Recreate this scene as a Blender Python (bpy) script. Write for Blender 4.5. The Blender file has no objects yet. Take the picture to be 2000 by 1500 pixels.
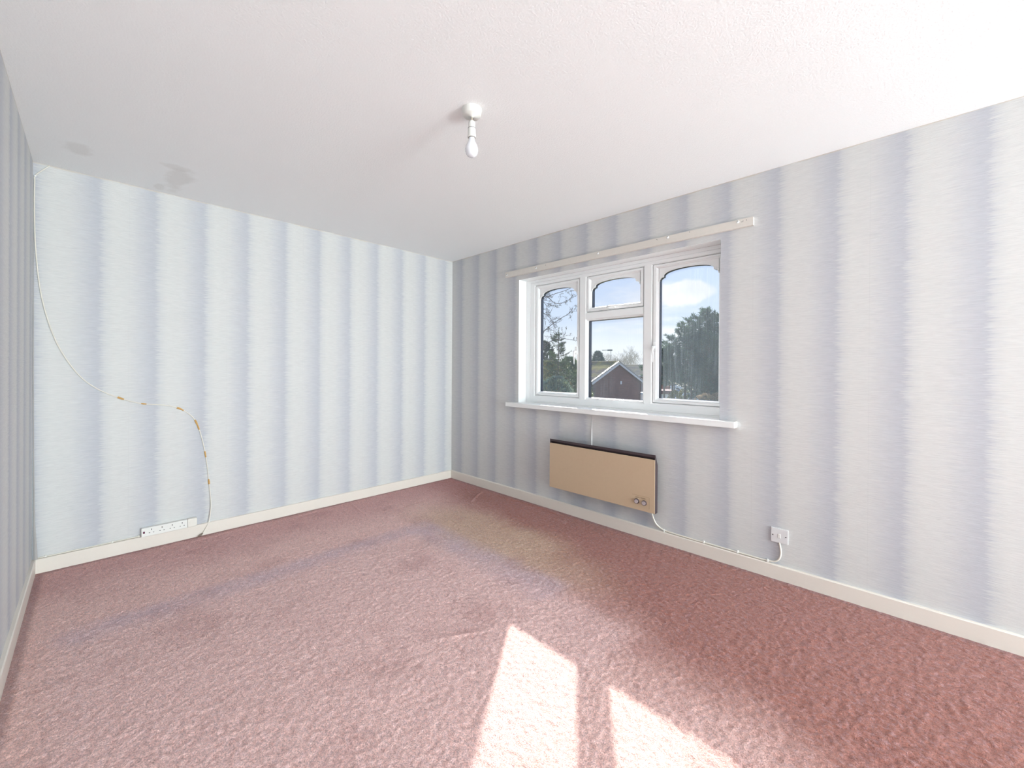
import bpy, bmesh, math, random
import numpy as np
from mathutils import Vector, Matrix

S = bpy.context.scene
COL = S.collection
PI = math.pi

# ------------------------------------------------------------------ camera
CAM = Vector((3.65977, -2.79127, 1.21398))
yaw, pitch, roll = 0.77314464, -0.0021020, 0.0062250
cyw, syw, cp, sp = math.cos(yaw), math.sin(yaw), math.cos(pitch), math.sin(pitch)
fw = Vector((-syw*cp, cyw*cp, sp)); rt = Vector((cyw, syw, 0)); up = rt.cross(fw)
r2 = rt*math.cos(roll) + up*math.sin(roll); u2 = -rt*math.sin(roll) + up*math.cos(roll)
cam = bpy.data.objects.new('camera', bpy.data.cameras.new('camera')); COL.objects.link(cam)
M = Matrix((r2, u2, -fw)).transposed().to_4x4(); M.translation = CAM
cam.matrix_world = M
cam.data.sensor_width = 36.0; cam.data.lens = 798.048/2000*36; cam.data.shift_y = -28.385/2000
cam.data.clip_start = 0.02; cam.data.clip_end = 1000
S.camera = cam

# ------------------------------------------------------------------ world
W = bpy.data.worlds.new('sky'); S.world = W; W.use_nodes = True
def N(nt, t, **kw):
    n = nt.nodes.new(t)
    for k, v in kw.items():
        if k in ('loc',): continue
        if k.startswith('i_'):
            key = k[2:]
            key = int(key) if key.isdigit() else key.replace('_', ' ')
            n.inputs[key].default_value = v
        else: setattr(n, k, v)
    return n
def ramp(nt, stops, interp='LINEAR'):
    n = nt.nodes.new('ShaderNodeValToRGB'); cr = n.color_ramp; cr.interpolation = interp
    while len(cr.elements) < len(stops): cr.elements.new(0.5)
    for e, (p, c) in zip(cr.elements, stops):
        e.position = p; e.color = (*c, 1) if len(c) == 3 else c
    return n
def math_(nt, op, a, b=None, c=None, clamp=False):
    n = nt.nodes.new('ShaderNodeMath'); n.operation = op; n.use_clamp = clamp
    for i, v in enumerate((a, b, c)):
        if v is None: continue
        if isinstance(v, (int, float)): n.inputs[i].default_value = v
        else: nt.links.new(v, n.inputs[i])
    return n.outputs[0]
def mix(nt, f, a, b, blend='MIX'):
    n = nt.nodes.new('ShaderNodeMix'); n.data_type = 'RGBA'; n.blend_type = blend
    for i, v in ((0, f), (6, a), (7, b)):
        if isinstance(v, (int, float)): n.inputs[i].default_value = v
        elif isinstance(v, tuple): n.inputs[i].default_value = (*v, 1)
        else: nt.links.new(v, n.inputs[i])
    return n.outputs[2]
def smooth(nt, v, a, b):
    n = nt.nodes.new('ShaderNodeMapRange'); n.interpolation_type = 'SMOOTHSTEP'
    nt.links.new(v, n.inputs[0]); n.inputs[1].default_value = a; n.inputs[2].default_value = b
    return n.outputs[0]

nt = W.node_tree; nt.nodes.clear()
geo = N(nt, 'ShaderNodeTexCoord')
sep = N(nt, 'ShaderNodeSeparateXYZ'); nt.links.new(geo.outputs['Generated'], sep.inputs[0])
elev = sep.outputs[2]
grad = ramp(nt, [(0.0, (.84, .88, .91)), (.055, (.80, .86, .92)), (.11, (.60, .71, .88)), (.30, (.46, .60, .86)), (1, (.25, .45, .85))])
nt.links.new(math_(nt, 'MAXIMUM', elev, 0.0), grad.inputs[0])
zz = math_(nt, 'ADD', math_(nt, 'MAXIMUM', elev, 0.0), 0.10)
dx = math_(nt, 'DIVIDE', sep.outputs[0], zz); dy = math_(nt, 'DIVIDE', sep.outputs[1], zz)
cv = N(nt, 'ShaderNodeCombineXYZ'); nt.links.new(dx, cv.inputs[0]); nt.links.new(dy, cv.inputs[1])
cn = N(nt, 'ShaderNodeTexNoise', i_Scale=0.75, i_Detail=6.0, i_Roughness=0.55); nt.links.new(cv.outputs[0], cn.inputs[0])
cmask = smooth(nt, cn.outputs[0], .50, .66)
# one large cumulus standing over the tree to the right
cd = Vector((-.3716, .9284, .176)).normalized()
dist = N(nt, 'ShaderNodeVectorMath', operation='DISTANCE'); 
mp = N(nt, 'ShaderNodeMapping'); mp.inputs['Scale'].default_value = (1, 1, 1.9)
nt.links.new(geo.outputs['Generated'], mp.inputs[0])
nz = N(nt, 'ShaderNodeTexNoise', i_Scale=16.0, i_Detail=5.0); nt.links.new(geo.outputs['Generated'], nz.inputs[0])
sub = N(nt, 'ShaderNodeVectorMath', operation='MULTIPLY_ADD'); nt.links.new(nz.outputs[1], sub.inputs[0])
sub.inputs[1].default_value = (.055, .055, .11); nt.links.new(mp.outputs[0], sub.inputs[2])
nt.links.new(sub.outputs[0], dist.inputs[0]); dist.inputs[1].default_value = (cd.x+.027, cd.y+.027, cd.z*1.9+.055)
blob = smooth(nt, dist.outputs['Value'], .070, .048)
cm = math_(nt, 'MAXIMUM', math_(nt, 'MULTIPLY', cmask, .7), blob)
shade_n = N(nt, 'ShaderNodeTexNoise', i_Scale=9.0, i_Detail=4.0); nt.links.new(geo.outputs['Generated'], shade_n.inputs[0])
ccol = mix(nt, smooth(nt, shade_n.outputs[0], .35, .65), (.93, .95, .98), (.74, .78, .86))
skyc = mix(nt, cm, grad.outputs[0], ccol)
bg = N(nt, 'ShaderNodeBackground'); nt.links.new(skyc, bg.inputs[0]); bg.inputs[1].default_value = 1.05
wo = N(nt, 'ShaderNodeOutputWorld'); nt.links.new(bg.outputs[0], wo.inputs[0])

# ------------------------------------------------------------------ sun
sun = bpy.data.objects.new('sun', bpy.data.lights.new('sun', 'SUN')); COL.objects.link(sun)
sun.data.energy = 9.8; sun.data.angle = math.radians(0.65); sun.data.color = (1, .955, .89)
sun.rotation_euler = Vector((.712, -1, -.668)).to_track_quat('-Z', 'Y').to_euler()
sun.location = (-4, 8, 8)
# soft fill lamps added out of view to brighten the room
def area(name, loc, direc, sx, sy, power, color):
    l = bpy.data.objects.new(name, bpy.data.lights.new(name, 'AREA')); COL.objects.link(l)
    l.data.shape = 'RECTANGLE'; l.data.size = sx; l.data.size_y = sy; l.data.energy = power; l.data.color = color
    l.location = loc; l.rotation_euler = Vector(direc).to_track_quat('-Z', 'Z').to_euler()
    return l
XR = 11.5
area('fill_front', (XR-.03, -1.5, 1.25), (-1, 0, .10), 2.5, 1.9, 75, (.82, .97, .99))
area('fill_side', (6.9, -.20, 1.35), (-1, -.45, .06), 1.6, 1.7, 90, (.88, .965, 1.0))
area('fill_upward', (9.6, -.9, .3), (-.75, -.25, 1), 1.5, 3.2, 680, (.82, .97, .99))  # added low lamp aimed upward to lift the ceiling

vs = S.view_settings
vs.view_transform = 'Standard'; vs.look = 'None'; vs.exposure = 0.10; vs.gamma = 1.0; vs.use_curve_mapping = False

# ------------------------------------------------------------------ materials
def srgb(r, g, b):
    f = lambda c: (c/255/12.92) if c/255 <= .04045 else ((c/255+.055)/1.055)**2.4
    return (f(r), f(g), f(b))
MATS = {}
def mat(name, col, rough=.5, metal=0, spec=.5, noise=0.0, nscale=40, bump=0.0, bscale=200, emis=None, coat=0):
    if name in MATS: return MATS[name]
    m = bpy.data.materials.new(name); m.use_nodes = True; nt = m.node_tree
    b = nt.nodes['Principled BSDF']
    b.inputs['Base Color'].default_value = (*col, 1); b.inputs['Roughness'].default_value = rough
    b.inputs['Metallic'].default_value = metal; b.inputs['Specular IOR Level'].default_value = spec
    b.inputs['Coat Weight'].default_value = coat
    tc = N(nt, 'ShaderNodeTexCoord')
    if noise:
        n = N(nt, 'ShaderNodeTexNoise', i_Scale=float(nscale), i_Detail=4.0); nt.links.new(tc.outputs['Object'], n.inputs[0])
        v = math_(nt, 'MULTIPLY_ADD', n.outputs[0], 2*noise, 1-noise)
        cc = N(nt, 'ShaderNodeCombineColor'); [nt.links.new(v, cc.inputs[i]) for i in range(3)]
        nt.links.new(mix(nt, 1.0, col, cc.outputs[0], 'MULTIPLY'), b.inputs['Base Color'])
    if bump:
        n = N(nt, 'ShaderNodeTexNoise', i_Scale=float(bscale), i_Detail=3.0); nt.links.new(tc.outputs['Object'], n.inputs[0])
        bp = N(nt, 'ShaderNodeBump', i_Strength=1.0, i_Distance=bump); nt.links.new(n.outputs[0], bp.inputs['Height'])
        nt.links.new(bp.outputs[0], b.inputs['Normal'])
    MATS[name] = m; return m

def wallpaper(name, axis, phase, marks=False):
    """vertical shaded bands 0.2667 m apart with a combed edge; axis 'X' or 'Y', u grows to the viewer's right"""
    m = bpy.data.materials.new(name); m.use_nodes = True; nt = m.node_tree
    b = nt.nodes['Principled BSDF']; b.inputs['Roughness'].default_value = .62; b.inputs['Specular IOR Level'].default_value = .25
    tc = N(nt, 'ShaderNodeTexCoord'); sp_ = N(nt, 'ShaderNodeSeparateXYZ'); nt.links.new(tc.outputs['Object'], sp_.inputs[0])
    u = sp_.outputs[0] if axis == 'X' else sp_.outputs[1]
    def streak(su, sz, seed, detail=3.0):
        c = N(nt, 'ShaderNodeCombineXYZ'); nt.links.new(math_(nt, 'MULTIPLY', u, su), c.inputs[0])
        nt.links.new(math_(nt, 'MULTIPLY', sp_.outputs[2], sz), c.inputs[1]); c.inputs[2].default_value = seed
        n = N(nt, 'ShaderNodeTexNoise', i_Scale=1.0, i_Detail=detail, i_Roughness=.6); nt.links.new(c.outputs[0], n.inputs[0]); return n.outputs[0]
    n1 = streak(7, 190, 3.1); n2 = streak(22, 330, 8.7)
    t = math_(nt, 'DIVIDE', math_(nt, 'SUBTRACT', u, phase), .2667)
    t = math_(nt, 'ADD', t, math_(nt, 'MULTIPLY', math_(nt, 'SUBTRACT', n1, .5), .42))
    fr = math_(nt, 'FRACT', t)
    cr = ramp(nt, [(0, srgb(197, 198, 202)), (.08, srgb(207, 207, 207)), (.22, srgb(214, 213, 211)), (.50, srgb(211, 210, 209)),
                   (.72, srgb(201, 201, 204)), (.90, srgb(192, 193, 199)), (1, srgb(189, 190, 196))])
    nt.links.new(fr, cr.inputs[0])
    fine = math_(nt, 'MULTIPLY_ADD', n2, .32, .84)
    cc = N(nt, 'ShaderNodeCombineColor'); [nt.links.new(fine, cc.inputs[i]) for i in range(3)]
    col = mix(nt, 1.0, cr.outputs[0], cc.outputs[0], 'MULTIPLY')
    # seam of each 0.533 m length of paper
    sm = math_(nt, 'FRACT', math_(nt, 'DIVIDE', math_(nt, 'SUBTRACT', u, phase+.13), .5334))
    seam = math_(nt, 'LESS_THAN', sm, .0045)
    col = mix(nt, math_(nt, 'MULTIPLY', seam, .10), col, (.4, .4, .42))
    # uneven, slightly yellowed top edge under the ceiling
    te = N(nt, 'ShaderNodeTexNoise', i_Scale=9.0); nt.links.new(tc.outputs['Object'], te.inputs[0])
    top = smooth(nt, math_(nt, 'MULTIPLY_ADD', te.outputs[0], .022, sp_.outputs[2]), 2.403, 2.409)
    col = mix(nt, math_(nt, 'MULTIPLY', top, .6), col, srgb(205, 192, 178))
    if marks:   # grime burnt on to the paper over the heater
        gz = smooth(nt, sp_.outputs[2], .80, .62)
        gx = math_(nt, 'MULTIPLY', smooth(nt, u, 1.40, 1.60), smooth(nt, u, 2.46, 2.30))
        gn = N(nt, 'ShaderNodeTexNoise', i_Scale=5.0, i_Detail=3.0); nt.links.new(tc.outputs['Object'], gn.inputs[0])
        g = math_(nt, 'MULTIPLY', math_(nt, 'MULTIPLY', gz, gx), math_(nt, 'MULTIPLY_ADD', gn.outputs[0], 1.3, -.15))
        col = mix(nt, math_(nt, 'MULTIPLY', g, .62, clamp=True), col, srgb(140, 146, 158))
    nt.links.new(col, b.inputs['Base Color'])
    bp = N(nt, 'ShaderNodeBump', i_Strength=.6, i_Distance=.0014); nt.links.new(n2, bp.inputs['Height']); nt.links.new(bp.outputs[0], b.inputs['Normal'])
    return m
paper_back = wallpaper('wallpaper_back', 'Y', -.093)
paper_right = wallpaper('wallpaper_right', 'X', .174, True)
paper_left = wallpaper('wallpaper_left', 'X', .142)

def ceiling_mat():
    m = bpy.data.materials.new('ceiling_paint'); m.use_nodes = True; nt = m.node_tree
    b = nt.nodes['Principled BSDF']; b.inputs['Roughness'].default_value = .85; b.inputs['Specular IOR Level'].default_value = .2
    tc = N(nt, 'ShaderNodeTexCoord')
    sp_ = N(nt, 'ShaderNodeSeparateXYZ'); nt.links.new(tc.outputs['Object'], sp_.inputs[0])
    n = N(nt, 'ShaderNodeTexNoise', i_Scale=7.0, i_Detail=5.0, i_Roughness=.6); nt.links.new(tc.outputs['Object'], n.inputs[0])
    base = srgb(250, 251, 251)
    col = base
    # damp stains near the back wall (x, y, rx, ry, strength)
    for (sx, sy_, rx, ry, st) in STAINS:
        ax = math_(nt, 'DIVIDE', math_(nt, 'SUBTRACT', sp_.outputs[0], sx), rx)
        ay = math_(nt, 'DIVIDE', math_(nt, 'SUBTRACT', sp_.outputs[1], sy_), ry)
        d = math_(nt, 'SQRT', math_(nt, 'ADD', math_(nt, 'MULTIPLY', ax, ax), math_(nt, 'MULTIPLY', ay, ay)))
        d = math_(nt, 'MULTIPLY_ADD', n.outputs[0], -1.8, math_(nt, 'ADD', d, .9))
        col = mix(nt, math_(nt, 'MULTIPLY', smooth(nt, d, 1.1, .5), st), col, srgb(226, 224, 221))
    if isinstance(col, tuple): b.inputs['Base Color'].default_value = (*col, 1)
    else: nt.links.new(col, b.inputs['Base Color'])
    v = N(nt, 'ShaderNodeTexNoise', i_Scale=120.0, i_Detail=3.0, i_Roughness=.65); nt.links.new(tc.outputs['Object'], v.inputs[0])
    bp = N(nt, 'ShaderNodeBump', i_Strength=.8, i_Distance=.0025); nt.links.new(v.outputs[0], bp.inputs['Height']); nt.links.new(bp.outputs[0], b.inputs['Normal'])
    return m
STAINS = [(.30, -2.41, .26, .075, .5), (.52, -2.43, .05, .10, .4), (.10, -2.49, .07, .03, .4), (.40, -2.86, .11, .06, .45)]

def carpet_mat():
    m = bpy.data.materials.new('carpet_pile'); m.use_nodes = True; nt = m.node_tree
    b = nt.nodes['Principled BSDF']; b.inputs['Roughness'].default_value = .95; b.inputs['Specular IOR Level'].default_value = .1
    b.inputs['Sheen Weight'].default_value = .35; b.inputs['Sheen Roughness'].default_value = .5; b.inputs['Sheen Tint'].default_value = (1, .82, .85, 1)
    tc = N(nt, 'ShaderNodeTexCoord'); sp_ = N(nt, 'ShaderNodeSeparateXYZ'); nt.links.new(tc.outputs['Object'], sp_.inputs[0])
    X, Yc = sp_.outputs[0], sp_.outputs[1]
    def noise(s, d=4.0, r=.55, src=None):
        n = N(nt, 'ShaderNodeTexNoise', i_Scale=float(s), i_Detail=d, i_Roughness=r); nt.links.new(src or tc.outputs['Object'], n.inputs[0]); return n.outputs[0]
    wob = noise(1.4, 3)
    Xw = math_(nt, 'MULTIPLY_ADD', math_(nt, 'SUBTRACT', wob, .5), .5, X)
    Yw = math_(nt, 'MULTIPLY_ADD', math_(nt, 'SUBTRACT', noise(1.9, 3), .5), .45, Yc)
    pink = srgb(230, 190, 182); red = srgb(146, 88, 73); tan = srgb(200, 170, 142); mauve = srgb(198, 176, 186)
    col = pink
    # redder towards the wall with the window and towards the front of the room
    col = mix(nt, math_(nt, 'MULTIPLY', smooth(nt, math_(nt, 'ADD', Yw, math_(nt, 'MULTIPLY', Xw, .30)), -.62, .05), .95), col, red)
    # redder strip along the back wall
    col = mix(nt, math_(nt, 'MULTIPLY', smooth(nt, Xw, .75, .15), .55), col, srgb(184, 126, 124))
    # worn tan patch
    tx = math_(nt, 'DIVIDE', math_(nt, 'SUBTRACT', Xw, 1.45), .95); ty = math_(nt, 'DIVIDE', math_(nt, 'SUBTRACT', Yw, -.78), .38)
    td = math_(nt, 'SQRT', math_(nt, 'ADD', math_(nt, 'MULTIPLY', tx, tx), math_(nt, 'MULTIPLY', ty, ty)))
    col = mix(nt, math_(nt, 'MULTIPLY', smooth(nt, td, 1.25, .35), .85), col, tan)
    # print of a bed or wardrobe: straight-edged pinker rectangle with a mauve rim
    def box(x0, x1, y0, y1, s):
        a = math_(nt, 'MULTIPLY', smooth(nt, X, x0-s, x0+s), smooth(nt, X, x1+s, x1-s))
        c = math_(nt, 'MULTIPLY', smooth(nt, Yc, y0-s, y0+s), smooth(nt, Yc, y1+s, y1-s)); return math_(nt, 'MULTIPLY', a, c)
    inner = box(.98, 2.75, -2.9, -1.02, .07); rim = math_(nt, 'SUBTRACT', box(.90, 2.30, -2.9, -.92, .06), box(1.05, 2.45, -3.0, -1.14, .09), clamp=True)
    col = mix(nt, math_(nt, 'MULTIPLY', inner, .45), col, srgb(232, 196, 192))
    col = mix(nt, math_(nt, 'MULTIPLY', math_(nt, 'MULTIPLY', rim, noise(6, 3)), 1.1), col, mauve)
    # mottling and dirt
    mt = smooth(nt, noise(2.6, 6, .65), .50, .70)
    col = mix(nt, math_(nt, 'MULTIPLY', mt, .30), col, srgb(150, 92, 84))
    mt2 = smooth(nt, noise(11, 5, .6), .52, .75)
    col = mix(nt, math_(nt, 'MULTIPLY', mt2, .15), col, srgb(148, 100, 96))
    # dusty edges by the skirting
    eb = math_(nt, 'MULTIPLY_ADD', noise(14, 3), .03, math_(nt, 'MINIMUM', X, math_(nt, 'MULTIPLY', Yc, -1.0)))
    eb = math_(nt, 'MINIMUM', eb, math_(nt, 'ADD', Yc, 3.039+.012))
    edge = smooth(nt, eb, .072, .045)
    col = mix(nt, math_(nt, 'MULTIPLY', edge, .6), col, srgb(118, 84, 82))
    # tuft grain
    g = noise(230, 2, .5); g2 = noise(95, 2, .6)
    gv = math_(nt, 'MULTIPLY_ADD', g, 1.7, math_(nt, 'MULTIPLY_ADD', g2, .7, -.18))
    hue = noise(60, 3, .6)
    col = mix(nt, math_(nt, 'MULTIPLY', smooth(nt, hue, .48, .66), .22), col, srgb(190, 128, 116))
    col = mix(nt, math_(nt, 'MULTIPLY', smooth(nt, hue, .50, .36), .16), col, srgb(214, 190, 204))
    cc = N(nt, 'ShaderNodeCombineColor'); [nt.links.new(gv, cc.inputs[i]) for i in range(3)]
    col = mix(nt, 1.0, col, cc.outputs[0], 'MULTIPLY')
    nt.links.new(col, b.inputs['Base Color'])
    h = math_(nt, 'MULTIPLY_ADD', g2, .3, noise(300, 2))
    bp = N(nt, 'ShaderNodeBump', i_Strength=1.0, i_Distance=.0042); nt.links.new(h, bp.inputs['Height']); nt.links.new(bp.outputs[0], b.inputs['Normal'])
    return m

def glass_mat(name, haze, seed):
    """thin clear pane with rain streaks and dust dried on its outside"""
    m = bpy.data.materials.new(name); m.use_nodes = True; nt = m.node_tree; nt.nodes.clear()
    tc = N(nt, 'ShaderNodeTexCoord')
    mp = N(nt, 'ShaderNodeMapping'); mp.inputs['Scale'].default_value = (150, 150, 5); mp.inputs['Location'].default_value = (seed, 0, 0); nt.links.new(tc.outputs['Object'], mp.inputs[0])
    n = N(nt, 'ShaderNodeTexNoise', i_Scale=1.0, i_Detail=4.0); nt.links.new(mp.outputs[0], n.inputs[0])
    mp2 = N(nt, 'ShaderNodeMapping'); mp2.inputs['Scale'].default_value = (4, 4, 3); mp2.inputs['Location'].default_value = (seed*2, 0, 0); nt.links.new(tc.outputs['Object'], mp2.inputs[0])
    n2 = N(nt, 'ShaderNodeTexNoise', i_Scale=1.0, i_Detail=2.0); nt.links.new(mp2.outputs[0], n2.inputs[0])
    st = math_(nt, 'MULTIPLY', smooth(nt, n.outputs[0], .35, .8), smooth(nt, n2.outputs[0], .36, .62))
    sn = N(nt, 'ShaderNodeTexNoise', i_Scale=150.0, i_Detail=1.0); nt.links.new(tc.outputs['Object'], sn.inputs[0])
    spk = smooth(nt, sn.outputs[0], .755, .80)
    sp_ = N(nt, 'ShaderNodeSeparateXYZ'); nt.links.new(tc.outputs['Object'], sp_.inputs[0])
    low = smooth(nt, sp_.outputs[2], 1.36, 1.0)
    fac = math_(nt, 'ADD', math_(nt, 'MULTIPLY_ADD', st, haze, haze*1.1), math_(nt, 'MULTIPLY', math_(nt, 'MULTIPLY', spk, low), .25), clamp=True)
    tr = N(nt, 'ShaderNodeBsdfTransparent'); tl = N(nt, 'ShaderNodeBsdfTranslucent'); tl.inputs[0].default_value = (.70, .84, .95, 1)
    gl = N(nt, 'ShaderNodeBsdfGlossy'); gl.inputs['Roughness'].default_value = .02
    m1 = N(nt, 'ShaderNodeMixShader'); nt.links.new(fac, m1.inputs[0]); nt.links.new(tr.outputs[0], m1.inputs[1]); nt.links.new(tl.outputs[0], m1.inputs[2])
    m2 = N(nt, 'ShaderNodeMixShader'); m2.inputs[0].default_value = .045; nt.links.new(m1.outputs[0], m2.inputs[1]); nt.links.new(gl.outputs[0], m2.inputs[2])
    o = N(nt, 'ShaderNodeOutputMaterial'); nt.links.new(m2.outputs[0], o.inputs[0]); return m

upvc = mat('white_upvc', srgb(246, 247, 247), .28, spec=.5)
gloss_white = mat('white_gloss_paint', srgb(246, 246, 245), .3, bump=.0006, bscale=60)
cream_paint = mat('cream_gloss_paint', srgb(231, 222, 212), .38, noise=.03, nscale=5, bump=.0008, bscale=50)
batten_paint = mat('batten_paint', srgb(222, 216, 208), .5, noise=.03, nscale=30)
plastic = mat('white_plastic', srgb(235, 233, 228), .35)
plate_plastic = mat('grey_white_plastic', srgb(224, 223, 224), .35)
hole_m = mat('dark_hole', srgb(40, 34, 36), .7)
screw_m = mat('screw_metal', srgb(90, 84, 82), .4, metal=.8)
cable_m = mat('cable_sheath', srgb(232, 226, 215), .45)
grey_cable = mat('grey_cable_sheath', srgb(170, 166, 160), .5)
tape_m = mat('amber_tape', srgb(205, 160, 95), .45, noise=.25, nscale=120)
gasket_m = mat('dark_gasket', srgb(34, 44, 66), .18, spec=.7)
beige_m = mat('beige_enamel', srgb(204, 179, 150), .32, noise=.03, nscale=60, bump=.0002, bscale=500)
brown_m = mat('dark_brown_enamel', srgb(70, 58, 62), .42)
black_m = mat('slot_black', srgb(24, 18, 24), .6)
alu = mat('spun_aluminium', srgb(206, 200, 203), .35, metal=.5)
plaster_m = mat('reveal_plaster', srgb(247, 248, 248), .7, bump=.0006, bscale=180)

# ------------------------------------------------------------------ mesh helpers
def link_mesh(name, verts, faces, material, parent=None, smooth_=False, kind=None):
    me = bpy.data.meshes.new(name); me.from_pydata([tuple(v) for v in verts], [], faces); me.update()
    bm = bmesh.new(); bm.from_mesh(me); bmesh.ops.recalc_face_normals(bm, faces=bm.faces); bm.to_mesh(me); bm.free()
    if smooth_:
        me.polygons.foreach_set('use_smooth', [True]*len(me.polygons))
    o = bpy.data.objects.new(name, me); COL.objects.link(o)
    if material: me.materials.append(material)
    if parent: o.parent = parent; o.matrix_parent_inverse = parent.matrix_world.inverted()
    if kind: o['kind'] = kind
    return o
def obj_bm(name, bm, material, parent=None, smooth_=False, kind=None):
    bmesh.ops.recalc_face_normals(bm, faces=bm.faces)
    me = bpy.data.meshes.new(name); bm.to_mesh(me); bm.free()
    if smooth_: me.polygons.foreach_set('use_smooth', [True]*len(me.polygons))
    o = bpy.data.objects.new(name, me); COL.objects.link(o)
    if material: me.materials.append(material)
    if parent: o.parent = parent; o.matrix_parent_inverse = parent.matrix_world.inverted()
    if kind: o['kind'] = kind
    return o
def empty(name, loc, label=None, cat=None, group=None, kind=None):
    o = bpy.data.objects.new(name, None); COL.objects.link(o); o.location = loc; o.empty_display_size = .05
    o.matrix_world = Matrix.Translation(loc)
    return tag(o, label, cat, group, kind)
def tag(o, label=None, cat=None, group=None, kind=None):
    if label: o['label'] = label
    if cat: o['category'] = cat
    if group: o['group'] = group
    if kind: o['kind'] = kind
    return o
def box_bm(x0, x1, y0, y1, z0, z1, bev=0.0, seg=2, bm=None):
    b = bmesh.new()
    bmesh.ops.create_cube(b, size=1)
    for v in b.verts:
        v.co = Vector(((x0+x1)/2+v.co.x*(x1-x0), (y0+y1)/2+v.co.y*(y1-y0), (z0+z1)/2+v.co.z*(z1-z0)))
    if bev: bmesh.ops.bevel(b, geom=b.edges[:], offset=bev, segments=seg, affect='EDGES', profile=.5)
    if bm is None: return b
    me = bpy.data.meshes.new('t'); b.to_mesh(me); b.free(); bm.from_mesh(me); bpy.data.meshes.remove(me); return bm
def box(name, x0, x1, y0, y1, z0, z1, material, parent=None, bev=0.0, kind=None):
    return obj_bm(name, box_bm(x0, x1, y0, y1, z0, z1, bev), material, parent, False, kind)
def cyl_bm(c, axis, r0, r1, length, seg=24, bm=None, cap=True):
    """frustum from c along axis"""
    bm = bm or bmesh.new(); axis = Vector(axis).normalized(); q = axis.to_track_quat('Z', 'Y')
    a, b = [], []
    for i in range(seg):
        t = 2*PI*i/seg; d = q @ Vector((math.cos(t), math.sin(t), 0))
        a.append(bm.verts.new(Vector(c)+d*r0)); b.append(bm.verts.new(Vector(c)+axis*length+d*r1))
    for i in range(seg):
        j = (i+1) % seg; bm.faces.new((a[i], a[j], b[j], b[i]))
    if cap: bm.faces.new(a[::-1]); bm.faces.new(b)
    return bm
def lathe_bm(c, profile, seg=32, axis=(0, 0, 1)):
    """profile: (r, h) list revolved about axis through c"""
    bm = bmesh.new(); q = Vector(axis).to_track_quat('Z', 'Y'); rings = []
    for r, h in profile:
        if r < 1e-6: rings.append([bm.verts.new(Vector(c)+q @ Vector((0, 0, h)))])
        else: rings.append([bm.verts.new(Vector(c)+q @ Vector((r*math.cos(2*PI*i/seg), r*math.sin(2*PI*i/seg), h))) for i in range(seg)])
    for A, B in zip(rings, rings[1:]):
        for i in range(seg):
            j = (i+1) % seg
            if len(A) == 1 and len(B) == 1: continue
            if len(A) == 1: bm.faces.new((A[0], B[i], B[j]))
            elif len(B) == 1: bm.faces.new((A[i], A[j], B[0]))
            else: bm.faces.new((A[i], A[j], B[j], B[i]))
    return bm
def catmull(pts, n=8):
    P = [Vector(p) for p in pts]; P = [P[0]*2-P[1]]+P+[P[-1]*2-P[-2]]; out = []
    for i in range(1, len(P)-2):
        for k in range(n):
            t = k/n; a, b, c, d = P[i-1], P[i], P[i+1], P[i+2]
            out.append(.5*((2*b)+(c-a)*t+(2*a-5*b+4*c-d)*t*t+(3*b-a-3*c+d)*t*t*t))
    out.append(P[-2]); return out
def tube_bm(pts, rad, seg=8, bm=None, flat=1.0):
    bm = bm or bmesh.new(); pts = [Vector(p) for p in pts]; rings = []; n = len(pts); up_ = Vector((0, 0, 1))
    a = None
    for i, p in enumerate(pts):
        d = (pts[min(i+1, n-1)]-pts[max(i-1, 0)]).normalized()
        if a is not None: a = a-d*a.dot(d)
        if a is None or a.length < .05:
            a = d.cross(up_)
            if a.length < .05: a = d.cross(Vector((0, 1, 0)))
        a.normalize(); b = d.cross(a)
        r = rad if isinstance(rad, (int, float)) else rad[i]
        rings.append([bm.verts.new(p+a*math.cos(2*PI*k/seg)*r+b*math.sin(2*PI*k/seg)*r*flat) for k in range(seg)])
    for A, B in zip(rings, rings[1:]):
        for k in range(seg): bm.faces.new((A[k], A[(k+1) % seg], B[(k+1) % seg], B[k]))
    bm.faces.new(rings[0][::-1]); bm.faces.new(rings[-1]); return bm
def prism_bm(poly, direc, bm=None):
    """poly: list of 3d points (planar) extruded by direc"""
    bm = bm or bmesh.new(); a = [bm.verts.new(p) for p in poly]; b = [bm.verts.new(Vector(p)+Vector(direc)) for p in poly]
    n = len(a); bm.faces.new(a[::-1]); bm.faces.new(b)
    for i in range(n): bm.faces.new((a[i], a[(i+1) % n], b[(i+1) % n], b[i]))
    return bm
def ring(rects, closed=True):
    """rects: (x0,x1,z0,z1,y) loops connected one to the next: a mitred frame"""
    V, F = [], []
    for (x0, x1, z0, z1, y) in rects: V += [(x0, y, z0), (x1, y, z0), (x1, y, z1), (x0, y, z1)]
    n = len(rects)
    for i in range(n if closed else n-1):
        j = (i+1) % n
        for k in range(4): F.append((4*i+k, 4*i+(k+1) % 4, 4*j+(k+1) % 4, 4*j+k))
    return V, F
def plate_hole(axis, a0, a1, z0, z1, h, d0, d1):
    """slab with a rectangular hole, spanning axis a0..a1, z0..z1; h=(ha0,ha1,hz0,hz1); thickness d0..d1"""
    V, F = [], []
    for d in (d0, d1):
        for (a, z) in ((a0, z0), (a1, z0), (a1, z1), (a0, z1), (h[0], h[2]), (h[1], h[2]), (h[1], h[3]), (h[0], h[3])):
            V.append((a, d, z) if axis == 'x' else (d, a, z))
    for s in (0, 8):
        for k in range(4): F.append((s+k, s+(k+1) % 4, s+4+(k+1) % 4, s+4+k))
    for k in range(4):
        F.append((k, (k+1) % 4, 8+(k+1) % 4, 8+k)); F.append((4+k, 4+(k+1) % 4, 12+(k+1) % 4, 12+k))
    return V, F

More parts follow.
